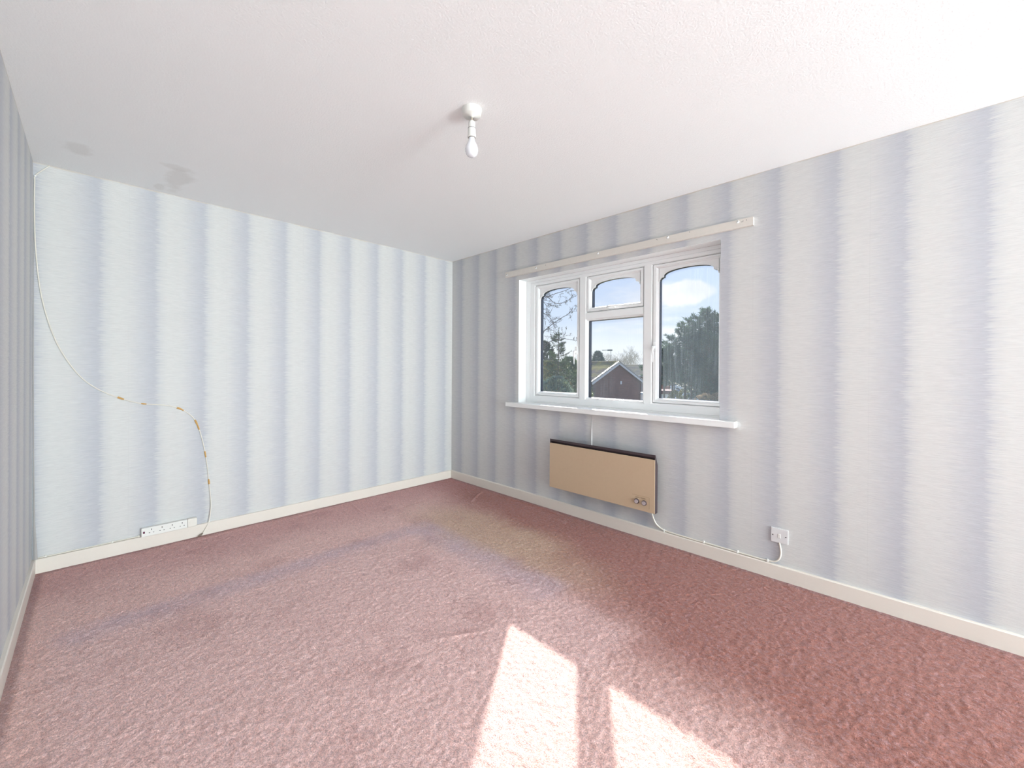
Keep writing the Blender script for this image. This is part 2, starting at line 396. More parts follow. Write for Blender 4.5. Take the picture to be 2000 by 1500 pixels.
# ------------------------------------------------------------------ room shell
H, L, BH, T = 2.4, 3.039, .0817, .016
# floor: a real pile surface where it is seen, flat beyond
def make_floor():
    rng = np.random.default_rng(4); c = .0062
    x0, x1, y0, y1 = -.0, 4.6, -L, 0.0
    nx, ny = int((x1-x0)/c), int((y1-y0)/c)
    def blur(a, s):
        f = np.fft.rfft2(a); ky = np.fft.fftfreq(a.shape[0])[:, None]; kx = np.fft.rfftfreq(a.shape[1])[None]
        b = np.fft.irfft2(f*np.exp(-2*(PI*s)**2*(kx**2+ky**2)), a.shape); return b/b.std()
    r = rng.standard_normal((ny, nx))
    z = .0013*blur(r, .7)+.00028*blur(rng.standard_normal((ny, nx)), 2.0)+.00025*blur(rng.standard_normal((ny, nx)), 16)
    xs = x0+np.arange(nx)*(x1-x0)/(nx-1); ys = y0+np.arange(ny)*(y1-y0)/(ny-1)
    X, Y = np.meshgrid(xs, ys)
    def ridge(ax, ay, bx, by, w, h):      # a crease of loose carpet from a to b
        d = np.array([bx-ax, by-ay]); Ln = np.hypot(*d); d = d/Ln
        t = (X-ax)*d[0]+(Y-ay)*d[1]; s = (X-ax)*-d[1]+(Y-ay)*d[0]+.012*np.sin(t*9)
        return h*np.exp(-(s/w)**2)*np.clip(t/.08, 0, 1)*np.clip((Ln-t)/.08, 0, 1)
    z += ridge(.05, -.38, .42, -.36, .010, .007)+ridge(.05, -1.17, .50, -1.22, .010, .006)
    z += ridge(.62, -.05, .82, -.42, .011, .009)+ridge(.08, -1.2, .085, -2.4, .012, .004)
    z += ridge(.75, -.075, 1.6, -.07, .015, .008)+ridge(2.12, -1.74, 2.26, -1.50, .010, .006)
    z += ridge(.30, -2.9, .36, -2.3, .012, .003)
    z += ridge(.44, -.37, .50, -1.2, .012, -.005)
    edge = np.minimum(np.minimum(X, -Y), Y+L)
    z = z*np.clip((edge-.014)/.03, .25, 1)-.002
    me = bpy.data.meshes.new('floor')
    V = np.stack([X, Y, z], -1).reshape(-1, 3).astype(np.float32)
    i = (np.arange(ny-1)[:, None]*nx+np.arange(nx-1)[None]).ravel()
    Fc = np.stack([i, i+1, i+nx+1, i+nx], -1).astype(np.int32)
    me.vertices.add(len(V)); me.vertices.foreach_set('co', V.ravel())
    me.loops.add(Fc.size); me.loops.foreach_set('vertex_index', Fc.ravel())
    me.polygons.add(len(Fc)); me.polygons.foreach_set('loop_start', np.arange(0, Fc.size, 4, dtype=np.int32))
    me.polygons.foreach_set('use_smooth', np.ones(len(Fc), bool)); me.update(calc_edges=True)
    o = bpy.data.objects.new('floor', me); COL.objects.link(o); me.materials.append(CARPET)
    tag(o, 'worn dusty pink carpet with dark patches, creases and a tan worn area', kind='structure')
    return o
CARPET = carpet_mat()
make_floor()
box('floor_front', 4.598, XR+.1, -L-.1, .1, -.1, -.001, CARPET)['kind'] = 'structure'
box('floor_slab', -.1, 4.598, -L-.1, .1, -.14, -.03, mat('concrete', srgb(120, 116, 110), .9))['kind'] = 'structure'
box('ceiling', -.2, XR+.15, -L-.15, .25, H, H+.12, ceiling_mat())['kind'] = 'structure'
box('wall_back', -.15, 0, -L-.15, .25, -.1, H, paper_back)['kind'] = 'structure'
box('wall_left', 0, XR+.1, -L-.12, -L, -.1, H, paper_left)['kind'] = 'structure'
WX0, WX1, WZ0, WZ1 = 1.0225, 2.7885, .8565, 2.0455
V, F = plate_hole('x', 0, XR+.1, -.1, H, (WX0, WX1, WZ0, WZ1), 0, .104)
wr = link_mesh('wall_right', V, F, paper_right); wr['kind'] = 'structure'
wr.data.materials.append(plaster_m)
for p in wr.data.polygons:
    c = p.center
    if WX0-.001 <= c.x <= WX1+.001 and WZ0-.001 <= c.z <= WZ1+.001: p.material_index = 1
brick_out = mat('outer_brickwork', srgb(140, 88, 70), .9, noise=.2, nscale=20)
V, F = plate_hole('x', 0, XR+.1, -.1, H, (1.0226, 2.885, .86, 2.0455), .1045, .245)
link_mesh('outer_leaf', V, F, brick_out, wr)
# front wall, behind the camera, with an unseen window added to go with the fill lamps
V, F = plate_hole('y', -L, 0, -.1, H, (-2.8, -.2, .3, 2.25), XR, XR+.1)
link_mesh('wall_front', V, F, mat('plain_wallpaper', srgb(222, 221, 222), .7))['kind'] = 'structure'
V, F = ring([(-2.8, -.2, .3, 2.25, 0), (-2.8, -.2, .3, 2.25, .05), (-2.74, -.26, .36, 2.19, .05), (-2.74, -.26, .36, 2.19, 0)])
link_mesh('added_window', [(XR+y, x, z) for (x, y, z) in V], F, upvc)['kind'] = 'structure'
# torn paper over the heater (curled edge of a split seam)
box_t = bmesh.new()
for quad in ([(1.8330, -.0008, .838), (1.8290, -.0008, .60), (1.8345, -.0008, .60), (1.8336, -.0008, .838)],):
    prism_bm(quad, (0, .0006, 0), box_t)
obj_bm('exposed_seam', box_t, mat('old_plaster', srgb(122, 112, 106), .9), wr)
lip = bmesh.new(); va = []; vb = []
for z, o1 in ((.838, 0), (.77, .002), (.70, .005), (.60, .007)):
    va.append(lip.verts.new((1.8338+.0012*(.838-z)/.24, -.0008-o1, z))); vb.append(lip.verts.new((1.8372+.002*(.838-z)/.24, -.0008, z)))
for i in range(3): lip.faces.new((va[i], va[i+1], vb[i+1], vb[i]))
obj_bm('lifted_paper_edge', lip, mat('paper_face', srgb(212, 211, 210), .7), wr)
# paper lifting in the left corner, its edge grey
obj_bm('lifted_paper_edge', tube_bm([(.004, -L+.004, z) for z in (2.3, 1.7, 1.15)]+[(.007, -L+.006, .75), (.010, -L+.010, .3), (.014, -L+.016, .084)], [.0012, .0012, .002, .002, .004, .009], 6),
       mat('grey_paper_edge', srgb(176, 172, 170), .8), bpy.data.objects['wall_back'])

# skirting boards with eased top edge
def skirt(name, p0, p1, nrm):
    p0, p1, nrm = Vector(p0), Vector(p1), Vector(nrm)
    prof = [(0, -.02), (T, -.02), (T, BH-.004), (T-.004, BH), (0, BH)]
    return obj_bm(name, prism_bm([p0+nrm*a+Vector((0, 0, b)) for a, b in prof], p1-p0), cream_paint)
skirt('baseboard_back', (0, -L, 0), (0, 0, 0), (1, 0, 0))['kind'] = 'structure'
skirt('baseboard_right', (T, 0, 0), (XR, 0, 0), (0, -1, 0))['kind'] = 'structure'
skirt('baseboard_left', (T, -L, 0), (XR, -L, 0), (0, 1, 0))['kind'] = 'structure'

# ------------------------------------------------------------------ window
win = empty('window_1', (1.95, .12, .95), kind='structure')
win['label'] = 'white plastic casement window with arched tops over a deep sill'
fr = [(1.0228, 2.87, .892, 2.0453, .18), (1.0228, 2.87, .892, 2.0453, .1055), (1.074, 2.846, .903, 2.021, .1055), (1.078, 2.842, .907, 2.018, .1095), (1.080, 2.84, .909, 2.016, .1055),
      (1.124, 2.796, .955, 1.997, .1055), (1.133, 2.788, .966, 1.990, .114), (1.133, 2.788, .966, 1.990, .18)]
V, F = ring(fr); link_mesh('window_frame', V, F, upvc, win)
# mullions and transom: chamfered bars running into the frame with pointed joints
def bar(name, a0, a1, w0, w1, vertical=True, tip=.018):
    """a: centre line limits, w: width span"""
    c = (w0+w1)/2; y0, y1 = .1045, .18
    ch = .007; V = []
    def P(a, w, y): return (w, y, a) if vertical else (a, y, w)
    outline_f = [(a0, w0+ch), (a0-tip, c), (a0, w1-ch), (a1, w1-ch), (a1+tip, c), (a1, w0+ch)]
    outline_m = [(a0-.001, w0), (a0-tip, c), (a0-.001, w1), (a1+.001, w1), (a1+tip, c), (a1+.001, w0)]
    bm = bmesh.new()
    A = [bm.verts.new(P(a, w, y0)) for a, w in outline_f]; B = [bm.verts.new(P(a, w, y0+.010)) for a, w in outline_m]; C_ = [bm.verts.new(P(a, w, y1)) for a, w in outline_m]
    bm.faces.new(A); bm.faces.new(C_[::-1])
    for i in range(6):
        j = (i+1) % 6; bm.faces.new((A[i], A[j], B[j], B[i])); bm.faces.new((B[i], B[j], C_[j], C_[i]))
    return obj_bm(name, bm, upvc, win)
bar('mullion', .962, 1.990, 1.630, 1.702); bar('mullion', .962, 1.990, 2.213, 2.284)
bar('transom', 1.7005, 2.2145, 1.628, 1.691, False, 0.0)

def sash(x0, x1, z0, z1, m, gx0, gx1, gz0, gz1, gmat, arch=None, name='casement_sash'):
    s = empty(name, ((x0+x1)/2, .12, z0)); s.parent = win; s.matrix_parent_inverse = win.matrix_world.inverted()
    yf = .1085
    def L_(t, y):     # interpolate outer->glass rectangle
        return (x0+(gx0-x0)*t, x1+(gx1-x1)*t, z0+(gz0-z0)*t, z1+(gz1-z1)*t, y)
    V, F = ring([L_(0, .175), L_(0, yf+.003), L_(.06, yf), L_(.52, yf), L_(.58, yf+.0035), L_(.62, yf+.0015), L_(.80, yf+.008), L_(1, yf+.021), L_(1, .134), L_(.7, .134), L_(.7, .175)])
    link_mesh('sash_frame', V, F, upvc, s)
    V, F = ring([(gx0-.006, gx1+.006, gz0-.006, gz1+.006, .142), (gx0+.001, gx1-.001, gz0+.001, gz1-.001, .142), (gx0+.001, gx1-.001, gz0+.001, gz1-.001, .172), (gx0-.006, gx1+.006, gz0-.006, gz1+.006, .172)])
    link_mesh('glazing_gasket', V, F, gasket_m, s)
    link_mesh('glass_pane', [(gx0-.004, .138, gz0-.004), (gx1+.004, .138, gz0-.004), (gx1+.004, .138, gz1+.004), (gx0-.004, .138, gz1+.004)], [(0, 1, 2, 3)], gmat, s)
    if arch:
        spring, crown, cut = arch; cx = (gx0+gx1)/2; hw = (gx1-gx0)/2
        def outline(dx, dz):
            pts = []
            # left shoulder: small concave cusp then a flattened ellipse
            k = hw-.030; zs = spring+.034
            for i in range(7):
                t = i/6*PI/2; pts.append((cx-hw+.030*(1-math.cos(t))*1.0, spring+.030*math.sin(t)))
            pts.append((cx-k+.002, zs+.004))
            for i in range(1, 20):
                t = PI*i/20; pts.append((cx-k*math.cos(t), zs+(crown-zs)*math.sin(t)**.75))
            pts.append((cx+k-.002, zs+.004))
            for i in range(6, -1, -1):
                t = i/6*PI/2; pts.append((cx+hw-.030*(1-math.cos(t)), spring+.030*math.sin(t)))
            return pts
        P = outline(0, 0); bm = bmesh.new()
        for (ya, yb, mt_) in ((.124, .1365, 0), (.1395, .166, 1)):
            lo = [[bm.verts.new((x, y, z)) for x, z in P] for y in (ya, yb)]
            hi = [[bm.verts.new((x, y, gz1+.003)) for x, z in P] for y in (ya, yb)]
            n = len(P)
            for i in range(n-1):
                for f_ in ((lo[0][i], lo[0][i+1], hi[0][i+1], hi[0][i]), (lo[1][i], lo[1][i+1], hi[1][i+1], hi[1][i]), (lo[0][i], lo[0][i+1], lo[1][i+1], lo[1][i])):
                    q = bm.faces.new(f_); q.material_index = mt_ if ya > .13 else 0
        o = obj_bm('arched_insert', bm, upvc, s); o.data.materials.append(gasket_m)
        bm2 = tube_bm([(x, .1235, z) for x, z in P], .0028, 6); obj_bm('arch_bead', bm2, upvc, s, True)
    return s
g1 = glass_mat('glass_left', .025, 1.0); g2 = glass_mat('glass_middle', .035, 4.0); g3 = glass_mat('glass_right', .055, 7.0); g4 = glass_mat('glass_vent', .01, 9.0)
s1 = sash(1.137, 1.627, .970, 1.9865, 0, 1.179, 1.5965, 1.003, 1.955, g1, (1.862, 1.940, 0))
s2 = sash(1.706, 2.2095, 1.695, 1.9865, 0, 1.742, 2.176, 1.730, 1.956, g4, (1.864, 1.941, 0), 'vent_sash')
s3 = sash(2.288, 2.784, .970, 1.9865, 0, 2.327, 2.740, 1.003, 1.957, g3, (1.862, 1.942, 0))
# fixed centre light: bead, gasket and pane
V, F = ring([(1.676, 2.207, .958, 1.630, .134), (1.70, 2.215, .962, 1.630, .112), (1.694, 2.2205, .956, 1.636, .112), (1.66, 2.23, .945, 1.64, .134)])
V, F = ring([(1.7015, 2.2135, .9665, 1.6275, .1165), (1.690, 2.208, .9635, 1.6265, .134), (1.690, 2.208, .9635, 1.6265, .136), (1.66, 2.24, .93, 1.66, .136), (1.66, 2.24, .93, 1.66, .1165)])
V, F = ring([(1.702, 2.213, .966, 1.628, .115), (1.703, 2.212, .967, 1.627, .1145), (1.7075, 2.2075, .971, 1.6225, .1165), (1.712, 2.203, .975, 1.619, .133), (1.702, 2.213, .966, 1.628, .133)])
link_mesh('fixed_bead', V, F, upvc, win)
V, F = ring([(1.702, 2.213, .966, 1.628, .142), (1.713, 2.202, .976, 1.618, .142), (1.713, 2.202, .976, 1.618, .174), (1.702, 2.213, .966, 1.628, .174)])
link_mesh('glazing_gasket', V, F, gasket_m, win)
link_mesh('glass_pane', [(1.705, .138, .968), (2.210, .138, .968), (2.210, .138, 1.625), (1.705, .138, 1.625)], [(0, 1, 2, 3)], g2, win)
# handles
def handle(s, x, z, horizontal=False, d=-1):
    h = empty('window_handle', (x, .108, z)); h.parent = s; h.matrix_parent_inverse = s.matrix_world.inverted()
    bm = bmesh.new()
    if not horizontal:
        box_bm(x-.013, x+.013, .096, .1085, z-.035, z+.035, .004, 2, bm)
        cyl_bm((x, .10, z-.010), (0, -1, 0), .012, .011, .030, 20, bm)
        pts = catmull([(x, .074, z-.005), (x, .066, z-.030), (x+.003, .064, z-.070), (x, .070, z-.118)], 6)
        n = len(pts); tube_bm(pts, [.010-.0065*(i/(n-1))**1.5 for i in range(n)], 10, bm, .7)
        key = (x, .0695, z-.010); kd = (0, -1, 0)
    else:
        box_bm(x-.010, x+.055, .096, .1085, z-.012, z+.012, .004, 2, bm)
        cyl_bm((x, .10, z), (0, -1, 0), .012, .011, .028, 20, bm)
        pts = catmull([(x-.003, .076, z), (x+.03, .067, z+.002), (x+.07, .066, z+.003), (x+.122, .072, z)], 6)
        n = len(pts); tube_bm(pts, [.010-.0065*(i/(n-1))**1.5 for i in range(n)], 10, bm, .8)
        key = (x, .0715, z); kd = (0, -1, 0)
    # one level only: lever and its dark key hole are siblings under the sash
    COL.objects.unlink(h); bpy.data.objects.remove(h)
    o = obj_bm('window_handle', bm, upvc, s, True)
    obj_bm('key_hole', cyl_bm(key, kd, .0055, .0055, .0015, 12), hole_m, s)
    return o
handle(s1, 1.606, 1.372); handle(s3, 2.306, 1.385); handle(s2, 1.925, 1.712, True)
# sill board on the wall, round-nosed
bm = box_bm(1.0225, 2.7885, -.01, .106, .8575, .8955, 0)
sill = obj_bm('window_sill', prism_bm([(WX0+.0005, -.0, .858), (WX0+.0005, .1055, .858), (WX0+.0005, .1055, .8955), (WX0+.0005, -.0, .8955)], (WX1-WX0-.001, 0, 0)), gloss_white, win)
bm.free()
bm = box_bm(.909, 2.8925, -.060, 0, .8565, .8955, .003, 2)
obj_bm('sill_nosing', bm, gloss_white, win)

# ------------------------------------------------------------------ curtain batten over the window
bt = empty('curtain_batten', (1.917, 0, 2.115), 'long cream painted wooden curtain batten screwed to the wall above the window', 'batten')
obj_bm('board', prism_bm([(.858, 0, 2.088), (.858, -.018, 2.088), (.858, -.021, 2.091), (.858, -.021, 2.139), (.858, 0, 2.139)], (2.118, 0, .0)), batten_paint, bt)
for (x, z) in ((.880, 2.112), (1.250, 2.117), (1.893, 2.124), (2.452, 2.127), (2.893, 2.126)):
    bm = lathe_bm((x, -.0208, z), [(0, .004), (.004, .0038), (.0075, .0018), (.009, 0)], 16, (0, -1, 0))
    o = obj_bm('screw_cap', bm, gloss_white, bt, True)
    obj_bm('screw_recess', cyl_bm((x, -.0246, z+.004), (0, -1, 0), .0026, .0026, .0008, 10), hole_m, bt)
for (x, z) in ((1.36, 2.124), (2.372, 2.131), (2.378, 2.127), (2.60, 2.131), (2.915, 2.121), (2.921, 2.125), (2.940, 2.126)):
    obj_bm('nail_hole', cyl_bm((x, -.0208, z), (0, -1, 0), .0024, .0022, .0008, 8), hole_m, bt)

# ------------------------------------------------------------------ panel heater under the window
ht = empty('panel_heater', (1.94, 0, .22), 'beige fronted electric panel heater with dark brown casing under the window', 'heater')
hx0, hx1, hz0, hz1, hy = 1.478, 2.405, .2185, .590, -.0905
prof = [(-.0885, hz0-.002), (-.0885, .6235), (-.083, .6235), (-.049, .548), (-.049, hz0-.002)]
for xx in (hx0, hx1-.004):
    obj_bm('side_panel', prism_bm([(xx, a, b) for a, b in prof], (.004, 0, 0)), brown_m, ht)
obj_bm('back_panel', prism_bm([(hx0+.004, a, b) for a, b in [(-.052, hz0+.002), (-.049, hz0+.002), (-.049, .548), (-.083, .6225), (-.0865, .6225), (-.0865, .606), (-.083, .606), (-.083, .615), (-.052, .547)]], (hx1-hx0-.008, 0, 0)), brown_m, ht)
box('air_slot', hx0+.004, hx1-.004, -.072, -.066, .565, .600, black_m, ht)
obj_bm('front_panel', box_bm(hx0-.001, hx1-.0005, hy-.001, hy+.005, hz0, hz1, .0015, 2), beige_m, ht)
box('bottom_panel', hx0+.004, hx1-.004, hy+.005, -.050, hz0+.004, hz0+.008, brown_m, ht)
for xx in (1.62, 2.24): box('wall_bracket', xx, xx+.03, -.049, -.0005, .29, .51, brown_m, ht)
from_text = None
HX = []
def heater_knob(x, z):
    bm = lathe_bm((x, hy-.001, z), [(.0185, 0), (.0185, .006), (.0165, .009), (.0145, .0095), (0, .0095)], 28, (0, -1, 0))
    k = obj_bm('control_knob', bm, black_m if False else brown_m, ht, True)
    obj_bm('knob_cap', lathe_bm((x, hy-.0095, z), [(.0145, .0), (.0135, .003), (.004, .0022), (0, .0026)], 24, (0, -1, 0)), alu, k, False)
heater_knob(2.272, .279); heater_knob(2.329, .278)
# thin scribed line round the controls
bm = bmesh.new()
box_bm(2.236, 2.366, hy-.0014, hy-.0008, .3205, .3220, 0, 1, bm); box_bm(2.3645, 2.366, hy-.0014, hy-.0008, .243, .3205, 0, 1, bm)
obj_bm('scribed_line', bm, mat('scribed_brown', srgb(168, 140, 104), .5), ht)
fc = bpy.data.curves.new('lettering', 'FONT'); fc.body = 'CHILTERN'; fc.size = .0125; fc.align_x = 'CENTER'; fc.space_character = 1.35; fc.extrude = .0002
to = bpy.data.objects.new('lt', fc); COL.objects.link(to)
dg = bpy.context.evaluated_depsgraph_get(); me = bpy.data.meshes.new_from_object(to.evaluated_get(dg)); COL.objects.unlink(to); bpy.data.objects.remove(to)
for v in me.vertices: v.co = Vector((2.300+v.co.x, hy-.0013+v.co.z, .3035+v.co.y))
lo_ = bpy.data.objects.new('lettering', me); COL.objects.link(lo_); me.materials.append(mat('letter_brown', srgb(92, 76, 40), .5)); lo_.parent = ht; lo_.matrix_parent_inverse = ht.matrix_world.inverted()

# heater flex to its outlet plate
hc = empty('heater_flex', (2.37, -.02, .2), 'white flex running from the heater along the skirting top to the wall outlet', 'cable')
pts = catmull([(2.365, -.040, .222), (2.362, -.036, .195), (2.366, -.020, .155), (2.385, -.010, .118), (2.43, -.006, .094), (2.50, -.0055, .0895), (2.62, -.0055, .088),
               (2.80, -.0055, .0885), (2.96, -.0055, .088), (3.055, -.0055, .0895), (3.100, -.0055, .098), (3.122, -.0055, .125), (3.127, -.0055, .165), (3.121, -.0055, .205), (3.120, -.0045, .214)], 8)
obj_bm('sheath', tube_bm(pts, .0048, 8), cable_m, hc, True)
for x in (2.435, 2.70, 2.90, 3.062):
    obj_bm('cable_clip', box_bm(x-.005, x+.005, -.0125, 0, .0822, .099, .002), plastic, hc)
obj_bm('loose_nail', cyl_bm((2.352, -.001, .168), (0, -1, .1), .001, .001, .016, 6), screw_m, hc)

# outlet plate
op = empty('outlet_plate', (3.12, 0, .25), 'square white wall plate with flex outlet and two screws right of the heater', 'wall plate')
obj_bm('plate', box_bm(3.0772, 3.1628, -.0085, 0, .211, .2945, .002, 2), plate_plastic, op)
obj_bm('rocker', box_bm(3.1135, 3.1265, -.0115, -.0085, .240, .2635, .001, 1), plastic, op)
for x in (3.087, 3.1515):
    obj_bm('screw', lathe_bm((x, -.0084, .2525), [(0, .0012), (.0032, .001), (.0036, 0)], 12, (0, -1, 0)), screw_m, op)

# four gang socket strip
ps = empty('socket_strip', (0, -2.42, .08), 'white four way socket strip with a red neon resting on the back skirting', 'socket strip')
py0, py1, pz0, pz1, pd = -2.567, -2.2725, .0835, .1405, .036
obj_bm('body', box_bm(.0005, pd, py0, -2.3265, pz0, pz1, .003, 2), plastic, ps)
obj_bm('end_cover', box_bm(.0005, pd-.001, -2.3255, py1, pz0+.0005, pz1+.0005, .003, 2), mat('aged_plastic', srgb(229, 224, 215), .4), ps)
obj_bm('neon', box_bm(pd-.001, pd+.0015, -2.5585, -2.5495, .106, .1195, .0008, 1), mat('red_neon', srgb(96, 22, 60), .2), ps)
for k in range(4):
    yc = -2.516+k*.0535
    obj_bm('earth_slot', box_bm(pd-.001, pd+.0004, yc-.002, yc+.002, .1215, .1300), hole_m, ps)
    for s_ in (-1, 1):
        obj_bm('pin_slot', box_bm(pd-.001, pd+.0004, yc+s_*.0105-.0032, yc+s_*.0105+.0032, .1035, .1070), hole_m, ps)
obj_bm('cover_screw', lathe_bm((pd-.0012, -2.312, .116), [(0, .001), (.0038, .0009), (.0045, 0)], 12, (1, 0, 0)), mat('aged_plastic', None or (1, 1, 1)), ps)

# lead clipped along the skirting to the strip
sl = empty('strip_lead', (0, -2.8, .09), 'thin white lead clipped along the back skirting top to the socket strip', 'cable')
pts = catmull([(.005, -L+.012, .0860), (.005, -2.9, .0865), (.005, -2.78, .0858), (.005, -2.68, .0870), (.006, -2.60, .0868), (.010, -2.568, .0895)], 6)
obj_bm('sheath', tube_bm(pts, .0036, 8), cable_m, sl, True)
for y in (-2.985, -2.702, -2.578): obj_bm('cable_clip', box_bm(0, .0105, y-.004, y+.004, .0822, .0945, .0015), plastic, sl)

# aerial cable draped down the back wall
ac = empty('aerial_cable', (0, -2.6, 1.0), 'long thin white cable draped down the back wall, with amber tape scraps on it', 'cable')
ap = [(.004, -2.975, 2.398), (.0045, -3.000, 2.365), (.0055, -3.030, 2.320), (.006, -3.0325, 2.28), (.005, -3.0335, 2.149), (.005, -3.0285, 1.913), (.006, -3.0115, 1.6766), (.008, -2.9795, 1.4845), (.007, -2.9325, 1.3198),
      (.006, -2.858, 1.1658), (.005, -2.7750, 1.0721), (.005, -2.6664, 1.0058), (.005, -2.569, .9671), (.005, -2.48, .9540), (.005, -2.4200, .9410), (.005, -2.3560, .9119), (.005, -2.2955, .8531),
      (.005, -2.2630, .7769), (.005, -2.2325, .6442), (.005, -2.2110, .4924), (.006, -2.1990, .3595), (.010, -2.1895, .230), (.015, -2.1915, .160), (.0205, -2.2010, .095), (.023, -2.216, .055), (.028, -2.238, .020)]
pts = catmull(ap, 7)
obj_bm('sheath', tube_bm(pts, .0030, 8), cable_m, ac, True)
def near(y, z): return min(range(len(pts)), key=lambda i: (pts[i].y-y)**2+(pts[i].z-z)**2)
for (y, z, n, r) in ((-2.664, 1.003, 1, .0055), (-2.555, .962, 1, .0045), (-2.363, .917, 2, .0055), (-2.268, .80, 3, .0055), (-2.222, .575, 1, .005), (-2.2, .375, 1, .0055)):
    i = near(y, z); seg_ = [p.copy() for p in pts[max(0, i-n):i+n+1]]
    obj_bm('tape_scrap', tube_bm(seg_, [r*(.75+.5*random.Random(i+k).random()) for k in range(len(seg_))], 7), tape_m, ac)
obj_bm('corner_nail', lathe_bm((.009, -3.030, 2.318), [(0, .004), (.004, .003), (.005, 0)], 10, (1, .2, 0)), gloss_white, ac)
obj_bm('aerial_plug', tube_bm([(.029, -2.240, .018), (.033, -2.250, .011), (.040, -2.268, .007)], [.0045, .0055, .0035], 10), mat('dull_metal', srgb(140, 126, 112), .4, metal=.6), ac, True)
# small bits on the skirting / carpet
for (y, z) in ((-2.252, .0825), (-2.243, .0835), (-2.226, .0825)):
    pass

# ------------------------------------------------------------------ ceiling pendant
pl = empty('pendant_light', (2.214, -1.583, H), 'white plastic ceiling pendant with a bare unlit bulb on a short cord', 'ceiling light')
px_, py_ = 2.214, -1.583
obj_bm('ceiling_rose', lathe_bm((px_, py_, H), [(.0455, .0), (.0455, -.003), (.0435, -.012), (.0415, -.0275), (.039, -.0305), (.006, -.0335), (.006, -.036), (0, -.036)], 40), mat('aged_white_plastic', srgb(232, 230, 224), .4), pl, True)
obj_bm('cord', tube_bm([(px_, py_, H-.033), (px_+.0005, py_, H-.05), (px_, py_, 2.338)], .0026, 8), mat('aged_cord', srgb(196, 182, 160), .6), pl, True)
hd = obj_bm('bulb_holder', lathe_bm((px_, py_, 0), [(0, 2.345), (.012, 2.3445), (.0148, 2.341), (.0152, 2.316), (.0155, 2.3145)], 28), plastic, pl, True)
obj_bm('holder_skirt', lathe_bm((px_, py_, 0), [(.0165, 2.3125), (.0175, 2.309), (.0195, 2.272), (.0195, 2.270), (.0160, 2.270), (.0150, 2.300)], 28), plastic, pl, True)
obj_bm('shade_ring', lathe_bm((px_, py_, 0), [(.0155, 2.3145), (.0172, 2.3135), (.0172, 2.3115), (.0155, 2.311)], 28), mat('ring_dark', srgb(96, 84, 88), .5), hd, True)
obj_bm('bulb_cap', lathe_bm((px_, py_, 0), [(.0135, 2.300), (.0135, 2.262)], 24), mat('dull_cap_metal', srgb(150, 138, 132), .4, metal=.3), pl, True)  # dull brownish grey cap of the bulb
bulb_m = mat('pearl_glass', srgb(236, 237, 242), .12, spec=.6, coat=.5)
obj_bm('light_bulb', lathe_bm((px_, py_, 0), [(.0140, 2.268), (.0145, 2.262), (.0165, 2.252), (.022, 2.242), (.0268, 2.231), (.0292, 2.219), (.0290, 2.208), (.0260, 2.197), (.020, 2.1885), (.012, 2.1835), (.005, 2.182), (0, 2.1818)], 36), bulb_m, pl, True)

# ------------------------------------------------------------------ outside, seen through the window
GZ = -2.75
def out(px, py, D):
    """a point at horizontal distance D from the camera position in the direction of a photo pixel"""
    d = fw + r2*((px-1000)/798.048) + u2*((750-28.385-py)/798.048); h = math.hypot(d.x, d.y)
    return CAM + d*(D/h)
def ground_mat():
    m = bpy.data.materials.new('lawn_and_tarmac'); m.use_nodes = True; nt = m.node_tree; b = nt.nodes['Principled BSDF']; b.inputs['Roughness'].default_value = .95
    tc = N(nt, 'ShaderNodeTexCoord'); n = N(nt, 'ShaderNodeTexNoise', i_Scale=.18, i_Detail=6.0); nt.links.new(tc.outputs['Object'], n.inputs[0])
    cr = ramp(nt, [(.3, srgb(96, 104, 66)), (.5, srgb(120, 116, 90)), (.62, srgb(126, 124, 120))]); nt.links.new(n.outputs[0], cr.inputs[0]); nt.links.new(cr.outputs[0], b.inputs['Base Color']); return m
o = link_mesh('ground', [(-260, .3, GZ), (160, .3, GZ), (160, 330, GZ), (-260, 330, GZ)], [(0, 1, 2, 3)], ground_mat()); o['kind'] = 'structure'
# lower storey of this house under the room
box('wall_lower', -.2, XR+.1, -L-.1, .245, GZ-.2, -.141, brick_out)['kind'] = 'structure'

def leaf_mat(name, c1, c2, scale=3.0):
    m = bpy.data.materials.new(name); m.use_nodes = True; nt = m.node_tree; b = nt.nodes['Principled BSDF']; b.inputs['Roughness'].default_value = .55
    b.inputs['Specular IOR Level'].default_value = .3
    tc = N(nt, 'ShaderNodeTexCoord'); n = N(nt, 'ShaderNodeTexNoise', i_Scale=float(scale), i_Detail=4.0); nt.links.new(tc.outputs['Object'], n.inputs[0])
    cr = ramp(nt, [(.36, c1), (.64, c2)]); nt.links.new(n.outputs[0], cr.inputs[0]); nt.links.new(cr.outputs[0], b.inputs['Base Color'])
    tl = N(nt, 'ShaderNodeBsdfTranslucent'); nt.links.new(cr.outputs[0], tl.inputs[0])
    mx = N(nt, 'ShaderNodeMixShader'); mx.inputs[0].default_value = .35; nt.links.new(b.outputs[0], mx.inputs[1]); nt.links.new(tl.outputs[0], mx.inputs[2])
    nt.links.new(mx.outputs[0], nt.nodes['Material Output'].inputs[0]); return m
bark = mat('bark', srgb(92, 82, 72), .9, noise=.2, nscale=8)
